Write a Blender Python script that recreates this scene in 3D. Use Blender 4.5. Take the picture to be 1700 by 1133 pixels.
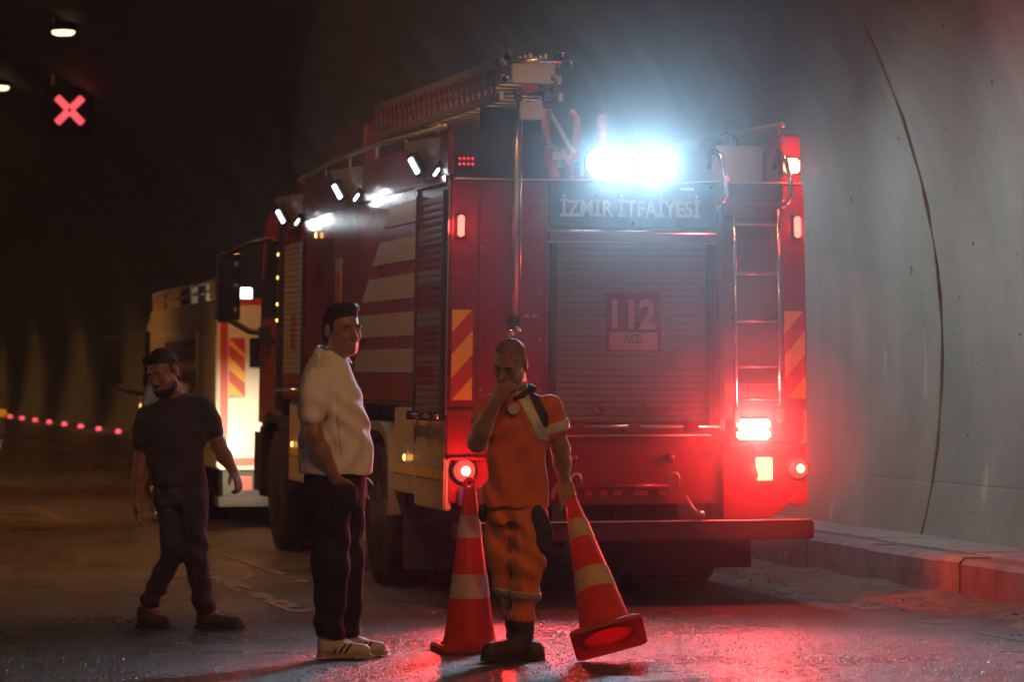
import bpy, bmesh, math, random
import numpy as np
from mathutils import Vector, Matrix, Euler

for o in list(bpy.data.objects):
    bpy.data.objects.remove(o, do_unlink=True)
scene = bpy.context.scene
C = scene.collection
R = math.radians
rnd = random.Random(7)

# ------------------------------------------------------------------ camera
cam_d = bpy.data.cameras.new('camera')
cam = bpy.data.objects.new('camera', cam_d)
C.objects.link(cam)
cam.location = (0, 0, 1.55)
cam.rotation_euler = (R(90.535), 0, 0)
cam_d.lens = 110.0
cam_d.sensor_width = 36.0
cam_d.clip_end = 400
cam_d.dof.use_dof = True
cam_d.dof.focus_distance = 17.6
cam_d.dof.aperture_fstop = 3.2
scene.camera = cam

# ------------------------------------------------------------------ world: night outside the tunnel
world = bpy.data.worlds.new('World')
scene.world = world
world.use_nodes = True
wn = world.node_tree
sky = wn.nodes.new('ShaderNodeTexSky')
sky.sky_type = 'NISHITA'
sky.sun_disc = False
sky.sun_elevation = R(-6)
sky.sun_rotation = R(200)
wn.links.new(sky.outputs[0], wn.nodes['Background'].inputs[0])
wn.nodes['Background'].inputs[1].default_value = 0.05

# ------------------------------------------------------------------ exposure and render settings
scene.view_settings.view_transform = 'Standard'
scene.view_settings.look = 'None'
scene.view_settings.exposure = 0.0
scene.view_settings.gamma = 1.0
scene.view_settings.use_curve_mapping = False
scene.render.engine = 'CYCLES'
cy = scene.cycles
cy.use_denoising = True
try:
    cy.denoiser = 'OPENIMAGEDENOISE'
    cy.denoising_input_passes = 'RGB_ALBEDO_NORMAL'
except Exception:
    pass
cy.use_adaptive_sampling = True
cy.adaptive_threshold = 0.035
cy.adaptive_min_samples = 20
cy.max_bounces = 4
cy.diffuse_bounces = 2
cy.glossy_bounces = 2
cy.transmission_bounces = 3
cy.volume_bounces = 0
cy.sample_clamp_indirect = 3.0
cy.sample_clamp_direct = 0.0
cy.caustics_reflective = False
cy.caustics_refractive = False
cy.use_light_tree = False

# brightness of the lamps of the place (watts)
P_FLOOD = 420.0       # each of the two rear floodlights
P_SIDE = 9.0         # each LED bar of the side modules
P_RED = 1.0           # scale of all red lamps
P_TUNNEL = 170.0       # each ceiling lamp
P_HEAD = 420.0        # headlights of the big truck
HAZE = 0.0010

# ------------------------------------------------------------------ materials
MATS = {}


def pbr(name, col, rough=0.5, metal=0.0, var=0.12, scale=3.0, bump=0.0, bscale=60.0, coat=0.0,
        emis=None, es=0.0, transl=0.0, rvar=0.0, sheen=0.0, spec=0.5, crease=0.0):
    if name in MATS:
        return MATS[name]
    m = bpy.data.materials.new(name)
    m.use_nodes = True
    nt = m.node_tree
    b = nt.nodes['Principled BSDF']
    b.inputs['Roughness'].default_value = rough
    b.inputs['Metallic'].default_value = metal
    b.inputs['Specular IOR Level'].default_value = spec
    b.inputs['Coat Weight'].default_value = coat
    b.inputs['Coat Roughness'].default_value = 0.08
    b.inputs['Sheen Weight'].default_value = sheen
    tc = nt.nodes.new('ShaderNodeTexCoord')
    n = nt.nodes.new('ShaderNodeTexNoise')
    n.inputs['Scale'].default_value = scale
    n.inputs['Detail'].default_value = 6
    n.inputs['Roughness'].default_value = 0.6
    nt.links.new(tc.outputs['Object'], n.inputs['Vector'])
    cr = nt.nodes.new('ShaderNodeValToRGB')
    cr.color_ramp.elements[0].position = 0.3
    cr.color_ramp.elements[1].position = 0.7
    lo, hi = 1 - var, 1 + var
    cr.color_ramp.elements[0].color = (col[0] * lo, col[1] * lo, col[2] * lo, 1)
    cr.color_ramp.elements[1].color = (min(1, col[0] * hi), min(1, col[1] * hi), min(1, col[2] * hi), 1)
    nt.links.new(n.outputs['Fac'], cr.inputs['Fac'])
    nt.links.new(cr.outputs['Color'], b.inputs['Base Color'])
    if rvar:
        mr = nt.nodes.new('ShaderNodeMapRange')
        mr.inputs['From Min'].default_value = 0.3
        mr.inputs['From Max'].default_value = 0.7
        mr.inputs['To Min'].default_value = max(0.02, rough - rvar)
        mr.inputs['To Max'].default_value = min(1, rough + rvar)
        nt.links.new(n.outputs['Fac'], mr.inputs['Value'])
        nt.links.new(mr.outputs['Result'], b.inputs['Roughness'])
    if bump:
        n2 = nt.nodes.new('ShaderNodeTexNoise')
        n2.inputs['Scale'].default_value = bscale
        n2.inputs['Detail'].default_value = 4
        nt.links.new(tc.outputs['Object'], n2.inputs['Vector'])
        bp = nt.nodes.new('ShaderNodeBump')
        bp.inputs['Strength'].default_value = 1.0
        bp.inputs['Distance'].default_value = bump
        nt.links.new(n2.outputs['Fac'], bp.inputs['Height'])
        nt.links.new(bp.outputs['Normal'], b.inputs['Normal'])
    if crease:
        n3 = nt.nodes.new('ShaderNodeTexNoise')
        n3.noise_type = 'RIDGED_MULTIFRACTAL'
        n3.inputs['Scale'].default_value = 9.0
        n3.inputs['Detail'].default_value = 2
        n3.inputs['Distortion'].default_value = 0.6
        mp3 = nt.nodes.new('ShaderNodeMapping')
        mp3.inputs['Rotation'].default_value = (0.25, 0.5, 0.2)
        mp3.inputs['Scale'].default_value = (1.5, 1.0, 0.45)
        nt.links.new(tc.outputs['Object'], mp3.inputs['Vector'])
        nt.links.new(mp3.outputs['Vector'], n3.inputs['Vector'])
        bp3 = nt.nodes.new('ShaderNodeBump')
        bp3.inputs['Strength'].default_value = 1.0
        bp3.inputs['Distance'].default_value = crease
        nt.links.new(n3.outputs['Fac'], bp3.inputs['Height'])
        if bump:
            nt.links.new(bp.outputs['Normal'], bp3.inputs['Normal'])
        nt.links.new(bp3.outputs['Normal'], b.inputs['Normal'])
    if emis:
        b.inputs['Emission Color'].default_value = (*emis, 1)
        b.inputs['Emission Strength'].default_value = es
        m.cycles.emission_sampling = 'NONE'
    if transl:
        t = nt.nodes.new('ShaderNodeBsdfTranslucent')
        nt.links.new(cr.outputs['Color'], t.inputs['Color'])
        mx = nt.nodes.new('ShaderNodeMixShader')
        mx.inputs[0].default_value = transl
        nt.links.new(b.outputs[0], mx.inputs[1])
        nt.links.new(t.outputs[0], mx.inputs[2])
        nt.links.new(mx.outputs[0], nt.nodes['Material Output'].inputs['Surface'])
    MATS[name] = m
    return m


def asphalt():
    m = bpy.data.materials.new('wet_asphalt')
    m.use_nodes = True
    nt = m.node_tree
    N, L = nt.nodes.new, nt.links.new
    b = nt.nodes['Principled BSDF']
    tc = N('ShaderNodeTexCoord')

    def noise(s, det=4, rg=0.55, vec=None):
        n = N('ShaderNodeTexNoise')
        n.inputs['Scale'].default_value = s
        n.inputs['Detail'].default_value = det
        n.inputs['Roughness'].default_value = rg
        L(vec or tc.outputs['Object'], n.inputs['Vector'])
        return n
    mp = N('ShaderNodeMapping')
    mp.inputs['Scale'].default_value = (1.0, 0.16, 1)
    L(tc.outputs['Object'], mp.inputs['Vector'])
    streak = noise(1.6, 6, 0.65, mp.outputs['Vector'])    # tyre-wise streaks along the road
    patch = noise(0.55, 5)
    grain = noise(85, 4, 0.75)
    vor = N('ShaderNodeTexVoronoi')
    vor.inputs['Scale'].default_value = 110
    L(tc.outputs['Object'], vor.inputs['Vector'])
    mixc = N('ShaderNodeMix')
    mixc.data_type = 'RGBA'
    mixc.inputs[6].default_value = (0.040, 0.037, 0.034, 1)
    mixc.inputs[7].default_value = (0.105, 0.096, 0.086, 1)
    mm = N('ShaderNodeMath')
    mm.operation = 'MULTIPLY'
    L(streak.outputs['Fac'], mm.inputs[0])
    L(grain.outputs['Fac'], mm.inputs[1])
    mr0 = N('ShaderNodeMapRange')
    mr0.inputs['From Min'].default_value = 0.12
    mr0.inputs['From Max'].default_value = 0.42
    L(mm.outputs[0], mr0.inputs['Value'])
    L(mr0.outputs['Result'], mixc.inputs[0])
    L(mixc.outputs[2], b.inputs['Base Color'])
    mr = N('ShaderNodeMapRange')
    mr.inputs['From Min'].default_value = 0.38
    mr.inputs['From Max'].default_value = 0.62
    mr.inputs['To Min'].default_value = 0.22
    mr.inputs['To Max'].default_value = 0.5
    L(patch.outputs['Fac'], mr.inputs['Value'])
    L(mr.outputs['Result'], b.inputs['Roughness'])
    add = N('ShaderNodeMath')
    add.operation = 'ADD'
    L(grain.outputs['Fac'], add.inputs[0])
    L(vor.outputs['Distance'], add.inputs[1])
    bp = N('ShaderNodeBump')
    bp.inputs['Strength'].default_value = 1.0
    bp.inputs['Distance'].default_value = 0.008
    L(add.outputs[0], bp.inputs['Height'])
    L(bp.outputs['Normal'], b.inputs['Normal'])
    b.inputs['Coat Weight'].default_value = 0.4
    b.inputs['Coat Roughness'].default_value = 0.22
    L(bp.outputs['Normal'], b.inputs['Coat Normal'])
    return m


def concrete_wall():
    m = bpy.data.materials.new('lining_concrete')
    m.use_nodes = True
    nt = m.node_tree
    N, L = nt.nodes.new, nt.links.new
    b = nt.nodes['Principled BSDF']
    tc = N('ShaderNodeTexCoord')

    def noise(s, det=5, rg=0.6, sc=None):
        n = N('ShaderNodeTexNoise')
        n.inputs['Scale'].default_value = s
        n.inputs['Detail'].default_value = det
        n.inputs['Roughness'].default_value = rg
        if sc:
            mp = N('ShaderNodeMapping')
            mp.inputs['Scale'].default_value = sc
            L(tc.outputs['Object'], mp.inputs['Vector'])
            L(mp.outputs['Vector'], n.inputs['Vector'])
        else:
            L(tc.outputs['Object'], n.inputs['Vector'])
        return n

    def ramp(src, a, bb):
        r = N('ShaderNodeMapRange')
        r.inputs['From Min'].default_value = a
        r.inputs['From Max'].default_value = bb
        L(src, r.inputs['Value'])
        return r.outputs['Result']

    def mix(fac, c1, c2):
        x = N('ShaderNodeMix')
        x.data_type = 'RGBA'
        L(fac, x.inputs[0])
        if isinstance(c1, tuple):
            x.inputs[6].default_value = (*c1, 1)
        else:
            L(c1, x.inputs[6])
        if isinstance(c2, tuple):
            x.inputs[7].default_value = (*c2, 1)
        else:
            L(c2, x.inputs[7])
        return x.outputs[2]
    big = noise(0.5, 6)
    mid = noise(1.4, 6, 0.62, (1, 1, 0.35))
    fine = noise(22, 4)
    c = mix(ramp(big.outputs['Fac'], 0.35, 0.65), (0.235, 0.28, 0.25), (0.31, 0.36, 0.325))
    c = mix(ramp(mid.outputs['Fac'], 0.45, 0.75), c, (0.39, 0.41, 0.37))
    c = mix(ramp(fine.outputs['Fac'], 0.6, 0.8), c, (0.2, 0.205, 0.19))
    # lime splashes low on the wall
    sp = noise(3.0, 3, 0.5, (1, 1, 0.32))
    spm = ramp(sp.outputs['Fac'], 0.66, 0.72)
    hz = N('ShaderNodeSeparateXYZ')
    L(tc.outputs['Object'], hz.inputs[0])
    band = N('ShaderNodeMapRange')
    band.inputs['From Min'].default_value = 2.4
    band.inputs['From Max'].default_value = 1.6
    L(hz.outputs['Z'], band.inputs['Value'])
    mu = N('ShaderNodeMath')
    mu.operation = 'MULTIPLY'
    L(spm, mu.inputs[0])
    L(band.outputs['Result'], mu.inputs[1])
    mu2 = N('ShaderNodeMath')
    mu2.operation = 'MULTIPLY'
    L(mu.outputs[0], mu2.inputs[0])
    mu2.inputs[1].default_value = 0.6
    c = mix(mu2.outputs[0], c, (0.55, 0.56, 0.53))
    # dark specks
    spk = noise(9.0, 2, 0.5)
    c = mix(ramp(spk.outputs['Fac'], 0.74, 0.76), c, (0.08, 0.08, 0.07))
    # colour darkened with height: the ceiling's shade is painted into the vault
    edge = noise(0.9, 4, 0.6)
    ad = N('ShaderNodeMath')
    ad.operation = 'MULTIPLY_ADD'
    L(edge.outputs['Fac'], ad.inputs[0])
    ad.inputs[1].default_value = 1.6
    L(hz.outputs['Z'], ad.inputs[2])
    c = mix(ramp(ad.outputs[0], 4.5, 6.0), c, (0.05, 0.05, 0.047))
    L(c, b.inputs['Base Color'])
    b.inputs['Roughness'].default_value = 0.72
    bp = N('ShaderNodeBump')
    bp.inputs['Strength'].default_value = 0.8
    bp.inputs['Distance'].default_value = 0.006
    L(mid.outputs['Fac'], bp.inputs['Height'])
    L(bp.outputs['Normal'], b.inputs['Normal'])
    return m


M_ASPH = asphalt()
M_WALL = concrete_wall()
M_JOINT = pbr('joint_seal', (0.014, 0.012, 0.010), 0.9, var=0.4, scale=8)
M_CONC = pbr('walkway_concrete', (0.27, 0.265, 0.25), 0.85, var=0.25, scale=4, bump=0.004, bscale=40)
M_SLAB = pbr('cover_slab_concrete', (0.30, 0.33, 0.33), 0.8, var=0.2, scale=5, bump=0.003, bscale=50)
M_KERB = pbr('kerb_concrete', (0.26, 0.25, 0.26), 0.8, var=0.3, scale=4, bump=0.004, bscale=40)
M_KRED = pbr('kerb_reddish', (0.24, 0.17, 0.145), 0.75, var=0.3, scale=5, bump=0.004, bscale=40)  # greyish red tone for a few of the stones
M_KYEL = pbr('kerb_yellowish', (0.32, 0.25, 0.14), 0.75, var=0.3, scale=5, bump=0.004, bscale=40)  # dull yellow tone for one short stone
M_DIRT = pbr('road_dirt', (0.17, 0.13, 0.095), 0.95, var=0.45, scale=7, bump=0.015, bscale=35)
M_PEB = pbr('pebble', (0.25, 0.22, 0.19), 0.9, var=0.4, scale=14)
M_LINE = pbr('road_paint_worn', (0.14, 0.132, 0.12), 0.6, var=0.5, scale=14, bump=0.004, bscale=120)
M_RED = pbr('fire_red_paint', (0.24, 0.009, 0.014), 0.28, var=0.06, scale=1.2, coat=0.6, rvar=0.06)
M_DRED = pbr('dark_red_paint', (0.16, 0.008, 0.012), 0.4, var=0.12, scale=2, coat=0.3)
M_BUMP = pbr('bumper_dark_red', (0.05, 0.006, 0.007), 0.55, var=0.3, scale=4)
M_NAVY = pbr('black_blue_panel', (0.022, 0.024, 0.034), 0.45, var=0.2, scale=2)
M_BLACK = pbr('black_plastic', (0.018, 0.018, 0.018), 0.5, var=0.2, scale=6)
M_MATT = pbr('matt_black', (0.004, 0.004, 0.004), 0.9, var=0.2, spec=0.1)
M_RUB = pbr('tyre_rubber', (0.02, 0.019, 0.018), 0.8, var=0.3, scale=9, bump=0.003, bscale=60)
M_ALU = pbr('aluminium', (0.42, 0.42, 0.43), 0.42, 0.7, var=0.12, scale=3, rvar=0.1)
M_CHROME = pbr('polished_steel', (0.72, 0.72, 0.72), 0.2, 1.0, var=0.05)
M_SLAT = pbr('shutter_aluminium', (0.17, 0.165, 0.17), 0.5, 0.35, var=0.1, scale=4, rvar=0.08)
M_WHITE = pbr('white_reflective', (0.33, 0.31, 0.30), 0.45, var=0.08, scale=3)
M_SILV = pbr('lower_silver_paint', (0.52, 0.47, 0.38), 0.4, var=0.12, scale=2.5, coat=0.3)
M_YEL = pbr('yellow_reflective', (0.75, 0.55, 0.03), 0.4, var=0.12, scale=6)
M_ORG = pbr('chevron_yellow', (0.85, 0.42, 0.03), 0.4, var=0.08, scale=6)
M_CHR = pbr('chevron_red', (0.50, 0.03, 0.02), 0.4, var=0.08, scale=6)
M_GLASS = pbr('dark_glass', (0.012, 0.013, 0.015), 0.06, var=0.1, coat=0.5)
M_TWHITE = pbr('rescue_white_paint', (0.68, 0.66, 0.62), 0.35, var=0.06, scale=1.5, coat=0.4)
M_LETT = pbr('white_lettering', (0.40, 0.41, 0.42), 0.5, var=0.06)
M_PLATE = pbr('plate_white', (0.5, 0.5, 0.5), 0.5, var=0.1)
M_BLUE = pbr('plate_blue', (0.02, 0.04, 0.25), 0.5)
M_HOSE = pbr('red_hose', (0.45, 0.12, 0.08), 0.7, var=0.2, scale=8)
M_CREAM = pbr('tan_strap', (0.55, 0.45, 0.28), 0.7, var=0.2, scale=8)
E_WHITE = pbr('led_white_lit', (0.9, 0.9, 0.9), 0.4, emis=(0.85, 0.95, 1.0), es=5)
E_FLOOD = pbr('floodlight_lens_lit', (0.9, 0.9, 0.9), 0.4, emis=(0.85, 0.96, 1.0), es=7)
E_REDHOT = pbr('red_flash_lit', (0.8, 0.1, 0.1), 0.4, emis=(1.0, 0.36, 0.14), es=9)
E_RED = pbr('red_lamp_lit', (0.6, 0.02, 0.02), 0.4, emis=(1.0, 0.10, 0.07), es=5)
E_REDDIM = pbr('red_led_dim', (0.4, 0.02, 0.02), 0.4, emis=(1.0, 0.03, 0.06), es=0.9)
E_ORANGE = pbr('tail_lamp_lit', (0.6, 0.2, 0.1), 0.4, emis=(1.0, 0.42, 0.18), es=3.0)
E_AMBER = pbr('amber_marker_or_glint_lit', (0.6, 0.3, 0.05), 0.4, emis=(1.0, 0.5, 0.12), es=4)
E_LAMP = pbr('ceiling_lamp_lit', (0.9, 0.8, 0.6), 0.4, emis=(1.0, 0.78, 0.36), es=4.5)
E_X = pbr('lane_signal_red_lit', (0.5, 0.05, 0.05), 0.4, emis=(1.0, 0.10, 0.12), es=1.9)
E_DOT = pbr('delineator_red_lit', (0.5, 0.05, 0.05), 0.4, emis=(1.0, 0.10, 0.12), es=2.2)
E_HEAD = pbr('headlamp_lit', (0.9, 0.9, 0.8), 0.3, emis=(1.0, 0.93, 0.75), es=6)
M_LENS = pbr('red_lens', (0.45, 0.05, 0.05), 0.15, var=0.1, coat=0.5, emis=(1.0, 0.16, 0.13), es=0.45)


def stripe_mat(name, base, dark, refobj, rows, axis_lo, axis_hi):
    """flat print: red bands on a silver shutter, placed by height in the truck's own coordinates"""
    m = bpy.data.materials.new(name)
    m.use_nodes = True
    nt = m.node_tree
    N, L = nt.nodes.new, nt.links.new
    b = nt.nodes['Principled BSDF']
    b.inputs['Roughness'].default_value = 0.45
    b.inputs['Metallic'].default_value = 0.25
    tc = N('ShaderNodeTexCoord')
    tc.object = refobj
    sx = N('ShaderNodeSeparateXYZ')
    L(tc.outputs['Object'], sx.inputs[0])

    def between(out, lo, hi):
        a = N('ShaderNodeMath')
        a.operation = 'GREATER_THAN'
        L(out, a.inputs[0])
        a.inputs[1].default_value = lo
        c = N('ShaderNodeMath')
        c.operation = 'LESS_THAN'
        L(out, c.inputs[0])
        c.inputs[1].default_value = hi
        d = N('ShaderNodeMath')
        d.operation = 'MULTIPLY'
        L(a.outputs[0], d.inputs[0])
        L(c.outputs[0], d.inputs[1])
        return d.outputs[0]
    acc = None
    for (z0, z1, p0, p1) in rows:
        zz = between(sx.outputs['Z'], z0, z1)
        yy = between(sx.outputs[axis_lo], p0, p1)
        d = N('ShaderNodeMath')
        d.operation = 'MULTIPLY'
        L(zz, d.inputs[0])
        L(yy, d.inputs[1])
        if acc is None:
            acc = d.outputs[0]
        else:
            e = N('ShaderNodeMath')
            e.operation = 'MAXIMUM'
            L(acc, e.inputs[0])
            L(d.outputs[0], e.inputs[1])
            acc = e.outputs[0]
    mx = N('ShaderNodeMix')
    mx.data_type = 'RGBA'
    L(acc, mx.inputs[0])
    mx.inputs[6].default_value = (*base, 1)
    mx.inputs[7].default_value = (*dark, 1)
    L(mx.outputs[2], b.inputs['Base Color'])
    return m


# ------------------------------------------------------------------ mesh helpers
WARP = [None]


def link(name, me, mat=None, parent=None, loc=None, rot=None):
    o = bpy.data.objects.new(name, me)
    C.objects.link(o)
    if mat and me is not None and not me.materials:
        me.materials.append(mat)
    if parent:
        o.parent = parent
    if loc is not None:
        o.location = loc
    if rot is not None:
        o.rotation_euler = rot
    return o


def mesh(name, vs, fs, mat, parent=None, smooth=False, loc=None, rot=None):
    if WARP[0]:
        vs = [WARP[0](v) for v in vs]
    me = bpy.data.meshes.new(name)
    me.from_pydata([tuple(v) for v in vs], [], fs)
    me.validate()
    bm = bmesh.new()
    bm.from_mesh(me)
    bmesh.ops.recalc_face_normals(bm, faces=bm.faces)
    bm.to_mesh(me)
    bm.free()
    if smooth:
        me.polygons.foreach_set('use_smooth', [True] * len(me.polygons))
    return link(name, me, mat, parent, loc, rot)


def boxvf(x0, x1, y0, y1, z0, z1):
    v = [(x0, y0, z0), (x1, y0, z0), (x1, y1, z0), (x0, y1, z0), (x0, y0, z1), (x1, y0, z1), (x1, y1, z1), (x0, y1, z1)]
    f = [(0, 3, 2, 1), (4, 5, 6, 7), (0, 1, 5, 4), (1, 2, 6, 5), (2, 3, 7, 6), (3, 0, 4, 7)]
    return v, f


def bevel_obj(o, w, seg=2):
    bm = bmesh.new()
    bm.from_mesh(o.data)
    bmesh.ops.bevel(bm, geom=bm.edges[:] + bm.verts[:], offset=w, segments=seg, affect='EDGES', clamp_overlap=True)
    bm.to_mesh(o.data)
    bm.free()
    return o


def box(name, x0, x1, y0, y1, z0, z1, mat, parent=None, bev=0.0, seg=2):
    v, f = boxvf(x0, x1, y0, y1, z0, z1)
    o = mesh(name, v, f, mat, parent)
    if bev:
        bevel_obj(o, bev, seg)
    return o


def boxes(name, lst, mat, parent=None):
    return [box(name, *b, mat, parent) for b in lst]


def prism(name, poly, axis, d0, d1, mat, parent=None, bev=0.0):
    """poly: 2-D outline; axis 'x' -> (y,z), 'y' -> (x,z), 'z' -> (x,y)"""
    def p3(p, d):
        return {'x': (d, p[0], p[1]), 'y': (p[0], d, p[1]), 'z': (p[0], p[1], d)}[axis]
    n = len(poly)
    v = [p3(p, d0) for p in poly] + [p3(p, d1) for p in poly]
    f = [tuple(range(n)), tuple(range(2 * n - 1, n - 1, -1))] + [(i, (i + 1) % n, n + (i + 1) % n, n + i) for i in range(n)]
    o = mesh(name, v, f, mat, parent)
    if bev:
        bevel_obj(o, bev)
    return o


def tubevf(pts, r, n=10, cap=True):
    pts = [Vector(p) for p in pts]
    rs = r if isinstance(r, (list, tuple)) else [r] * len(pts)
    V, F = [], []
    prev = None
    for i, p in enumerate(pts):
        t = (pts[min(i + 1, len(pts) - 1)] - pts[max(i - 1, 0)]).normalized()
        if prev is None:
            up = Vector((0, 0, 1)) if abs(t.z) < 0.9 else Vector((1, 0, 0))
            a = t.cross(up).normalized()
        else:
            a = (prev - t * prev.dot(t)).normalized()
        prev = a
        b = t.cross(a)
        for k in range(n):
            an = 2 * math.pi * k / n
            V.append(p + (a * math.cos(an) + b * math.sin(an)) * rs[i])
    for i in range(len(pts) - 1):
        for k in range(n):
            F.append((i * n + k, i * n + (k + 1) % n, (i + 1) * n + (k + 1) % n, (i + 1) * n + k))
    if cap:
        F.append(tuple(range(n - 1, -1, -1)))
        F.append(tuple((len(pts) - 1) * n + k for k in range(n)))
    return V, F


def tube(name, pts, r, mat, parent=None, n=10):
    v, f = tubevf(pts, r, n)
    return mesh(name, v, f, mat, parent, smooth=True)


def lathevf(prof, n=24, axis='z', origin=(0, 0, 0)):
    V, F = [], []
    for (r, h) in prof:
        for k in range(n):
            a = 2 * math.pi * k / n
            c, s = r * math.cos(a), r * math.sin(a)
            p = {'z': (c, s, h), 'y': (c, h, s), 'x': (h, c, s)}[axis]
            V.append((p[0] + origin[0], p[1] + origin[1], p[2] + origin[2]))
    for i in range(len(prof) - 1):
        for k in range(n):
            F.append((i * n + k, i * n + (k + 1) % n, (i + 1) * n + (k + 1) % n, (i + 1) * n + k))
    F.append(tuple(range(n - 1, -1, -1)))
    F.append(tuple((len(prof) - 1) * n + k for k in range(n)))
    return V, F


def lathe(name, prof, mat, parent=None, n=24, axis='z', origin=(0, 0, 0), smooth=True):
    v, f = lathevf(prof, n, axis, origin)
    return mesh(name, v, f, mat, parent, smooth=smooth)


def empty(name, loc=(0, 0, 0), rz=0.0, parent=None):
    o = bpy.data.objects.new(name, None)
    C.objects.link(o)
    o.location = loc
    o.rotation_euler = (0, 0, rz)
    o.empty_display_size = 0.2
    if parent:
        o.parent = parent
    return o


def tag(o, label, cat, group=None):
    o['label'] = label
    o['category'] = cat
    if group:
        o['group'] = group
    return o


def struct(o):
    o['kind'] = 'structure'
    return o


def text(name, body, size, mat, parent, loc, rot, extrude=0.002, offset=0.0, width=None, align='LEFT', shear=0.0):
    cu = bpy.data.curves.new(name, 'FONT')
    cu.body = body
    cu.size = size
    cu.extrude = extrude
    cu.offset = offset
    cu.shear = shear
    cu.align_x = align
    cu.resolution_u = 4
    tmp = bpy.data.objects.new(name, cu)
    C.objects.link(tmp)
    bpy.context.view_layer.update()
    dg = bpy.context.evaluated_depsgraph_get()
    me = bpy.data.meshes.new_from_object(tmp.evaluated_get(dg))
    bpy.data.objects.remove(tmp, do_unlink=True)
    if width:
        xs = [v.co.x for v in me.vertices]
        k = width / (max(xs) - min(xs))
        x0 = min(xs)
        for v in me.vertices:
            v.co.x = (v.co.x - x0) * k
    me.materials.clear()
    return link(name, me, mat, parent, loc, rot)


def spot(name, loc, direction, power, col, angle=120, blend=0.6, radius=0.05, parent=None):
    l = bpy.data.lights.new(name, 'SPOT')
    l.energy = power
    l.color = col
    l.spot_size = R(angle)
    l.spot_blend = blend
    l.shadow_soft_size = radius
    o = bpy.data.objects.new(name, l)
    C.objects.link(o)
    o.location = loc
    o.rotation_euler = Vector(direction).to_track_quat('-Z', 'Y').to_euler()
    if parent:
        o.parent = parent
    return o


def point(name, loc, power, col, radius=0.05, parent=None):
    l = bpy.data.lights.new(name, 'POINT')
    l.energy = power
    l.color = col
    l.shadow_soft_size = radius
    o = bpy.data.objects.new(name, l)
    C.objects.link(o)
    o.location = loc
    if parent:
        o.parent = parent
    return o


# ================================================================== THE TUNNEL
# tunnel frame: x = across (0 under the camera, kerb at 8.25), y = along, turned 15 degrees to the left of the view
TUN = R(15.0)
CXT, CZT, RT = 4.09, 1.65, 5.35


def tun(x, y, z=0.0):
    return Vector((x * math.cos(TUN) - y * math.sin(TUN), x * math.sin(TUN) + y * math.cos(TUN), z))


lining = struct(empty('tunnel_wall', (0, 0, 0), TUN))
T0, T1 = -25.57, 118.43
nrng = np.random.default_rng(3)


def ring_mesh(t0, t1, seed):
    rg = np.random.default_rng(seed)
    zs = 0.69
    a_s = math.asin((zs - CZT) / RT)
    angs = [-17.0]
    ad = math.degrees(a_s)
    angs += [ad - 3, ad - 0.10, ad - 0.06, ad + 0.06, ad + 0.10]
    k = ad + 3
    while k < 197:
        angs.append(k)
        k += 2.5
    angs.append(197.0)
    ts = [t0, t0 + 0.05] + list(np.linspace(t0 + 0.5, t1 - 0.5, 22)) + [t1 - 0.05, t1]
    V, F = [], []
    ph = rg.uniform(0, 6, 6)
    for j, t in enumerate(ts):
        for i, a in enumerate(angs):
            r = RT + 0.002 * math.sin(t * 1.3 + ph[0] + a * 0.05) + 0.003 * math.sin(a * 0.21 + t * 0.4 + ph[1])
            if abs(a - ad) < 0.08:
                r += 0.003
            tt = t
            if j in (0, len(ts) - 1):
                r += 0.005
            if j in (0, 1, len(ts) - 2, len(ts) - 1):
                tt += 0.012 * math.sin(a * 0.9 + ph[2]) + 0.008 * math.sin(a * 2.7 + ph[3]) + rg.uniform(-.010, .010)
            ra = math.radians(a)
            V.append((CXT + r * math.cos(ra), tt, CZT + r * math.sin(ra)))
    n = len(angs)
    m = len(ts)
    for j in range(m - 1):
        for i in range(n - 1):
            F.append((j * n + i, j * n + i + 1, (j + 1) * n + i + 1, (j + 1) * n + i))
    # outer skin gives the ring its thickness
    k0 = len(V)
    for t in (t0, t1):
        for a in angs:
            ra = math.radians(a)
            V.append((CXT + (RT + 0.35) * math.cos(ra), t, CZT + (RT + 0.35) * math.sin(ra)))
    for i in range(n - 1):
        F.append((k0 + i, k0 + n + i, k0 + n + i + 1, k0 + i + 1))
        F.append((i, k0 + i, k0 + i + 1, i + 1))
        F.append(((m - 1) * n + i, (m - 1) * n + i + 1, k0 + n + i + 1, k0 + n + i))
    return V, F


t = T0
seed = 1
while t < T1 - 1:
    V, F = ring_mesh(t + 0.030, t + 12 - 0.030, seed)
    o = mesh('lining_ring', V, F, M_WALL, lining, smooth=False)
    seed += 1
    t += 12
# sealing bands behind the joints
t = T0 + 12
while t < T1 - 1:
    V, F = [], []
    n = 90
    for tt in (t - 0.024, t + 0.024):
        for i in range(n):
            ra = math.radians(-17 + 214 * i / (n - 1))
            V.append((CXT + (RT + 0.016) * math.cos(ra), tt, CZT + (RT + 0.016) * math.sin(ra)))
    F = [(i, i + 1, n + i + 1, n + i) for i in range(n - 1)]
    mesh('joint_seal', V, F, M_JOINT, lining)
    t += 12

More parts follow.
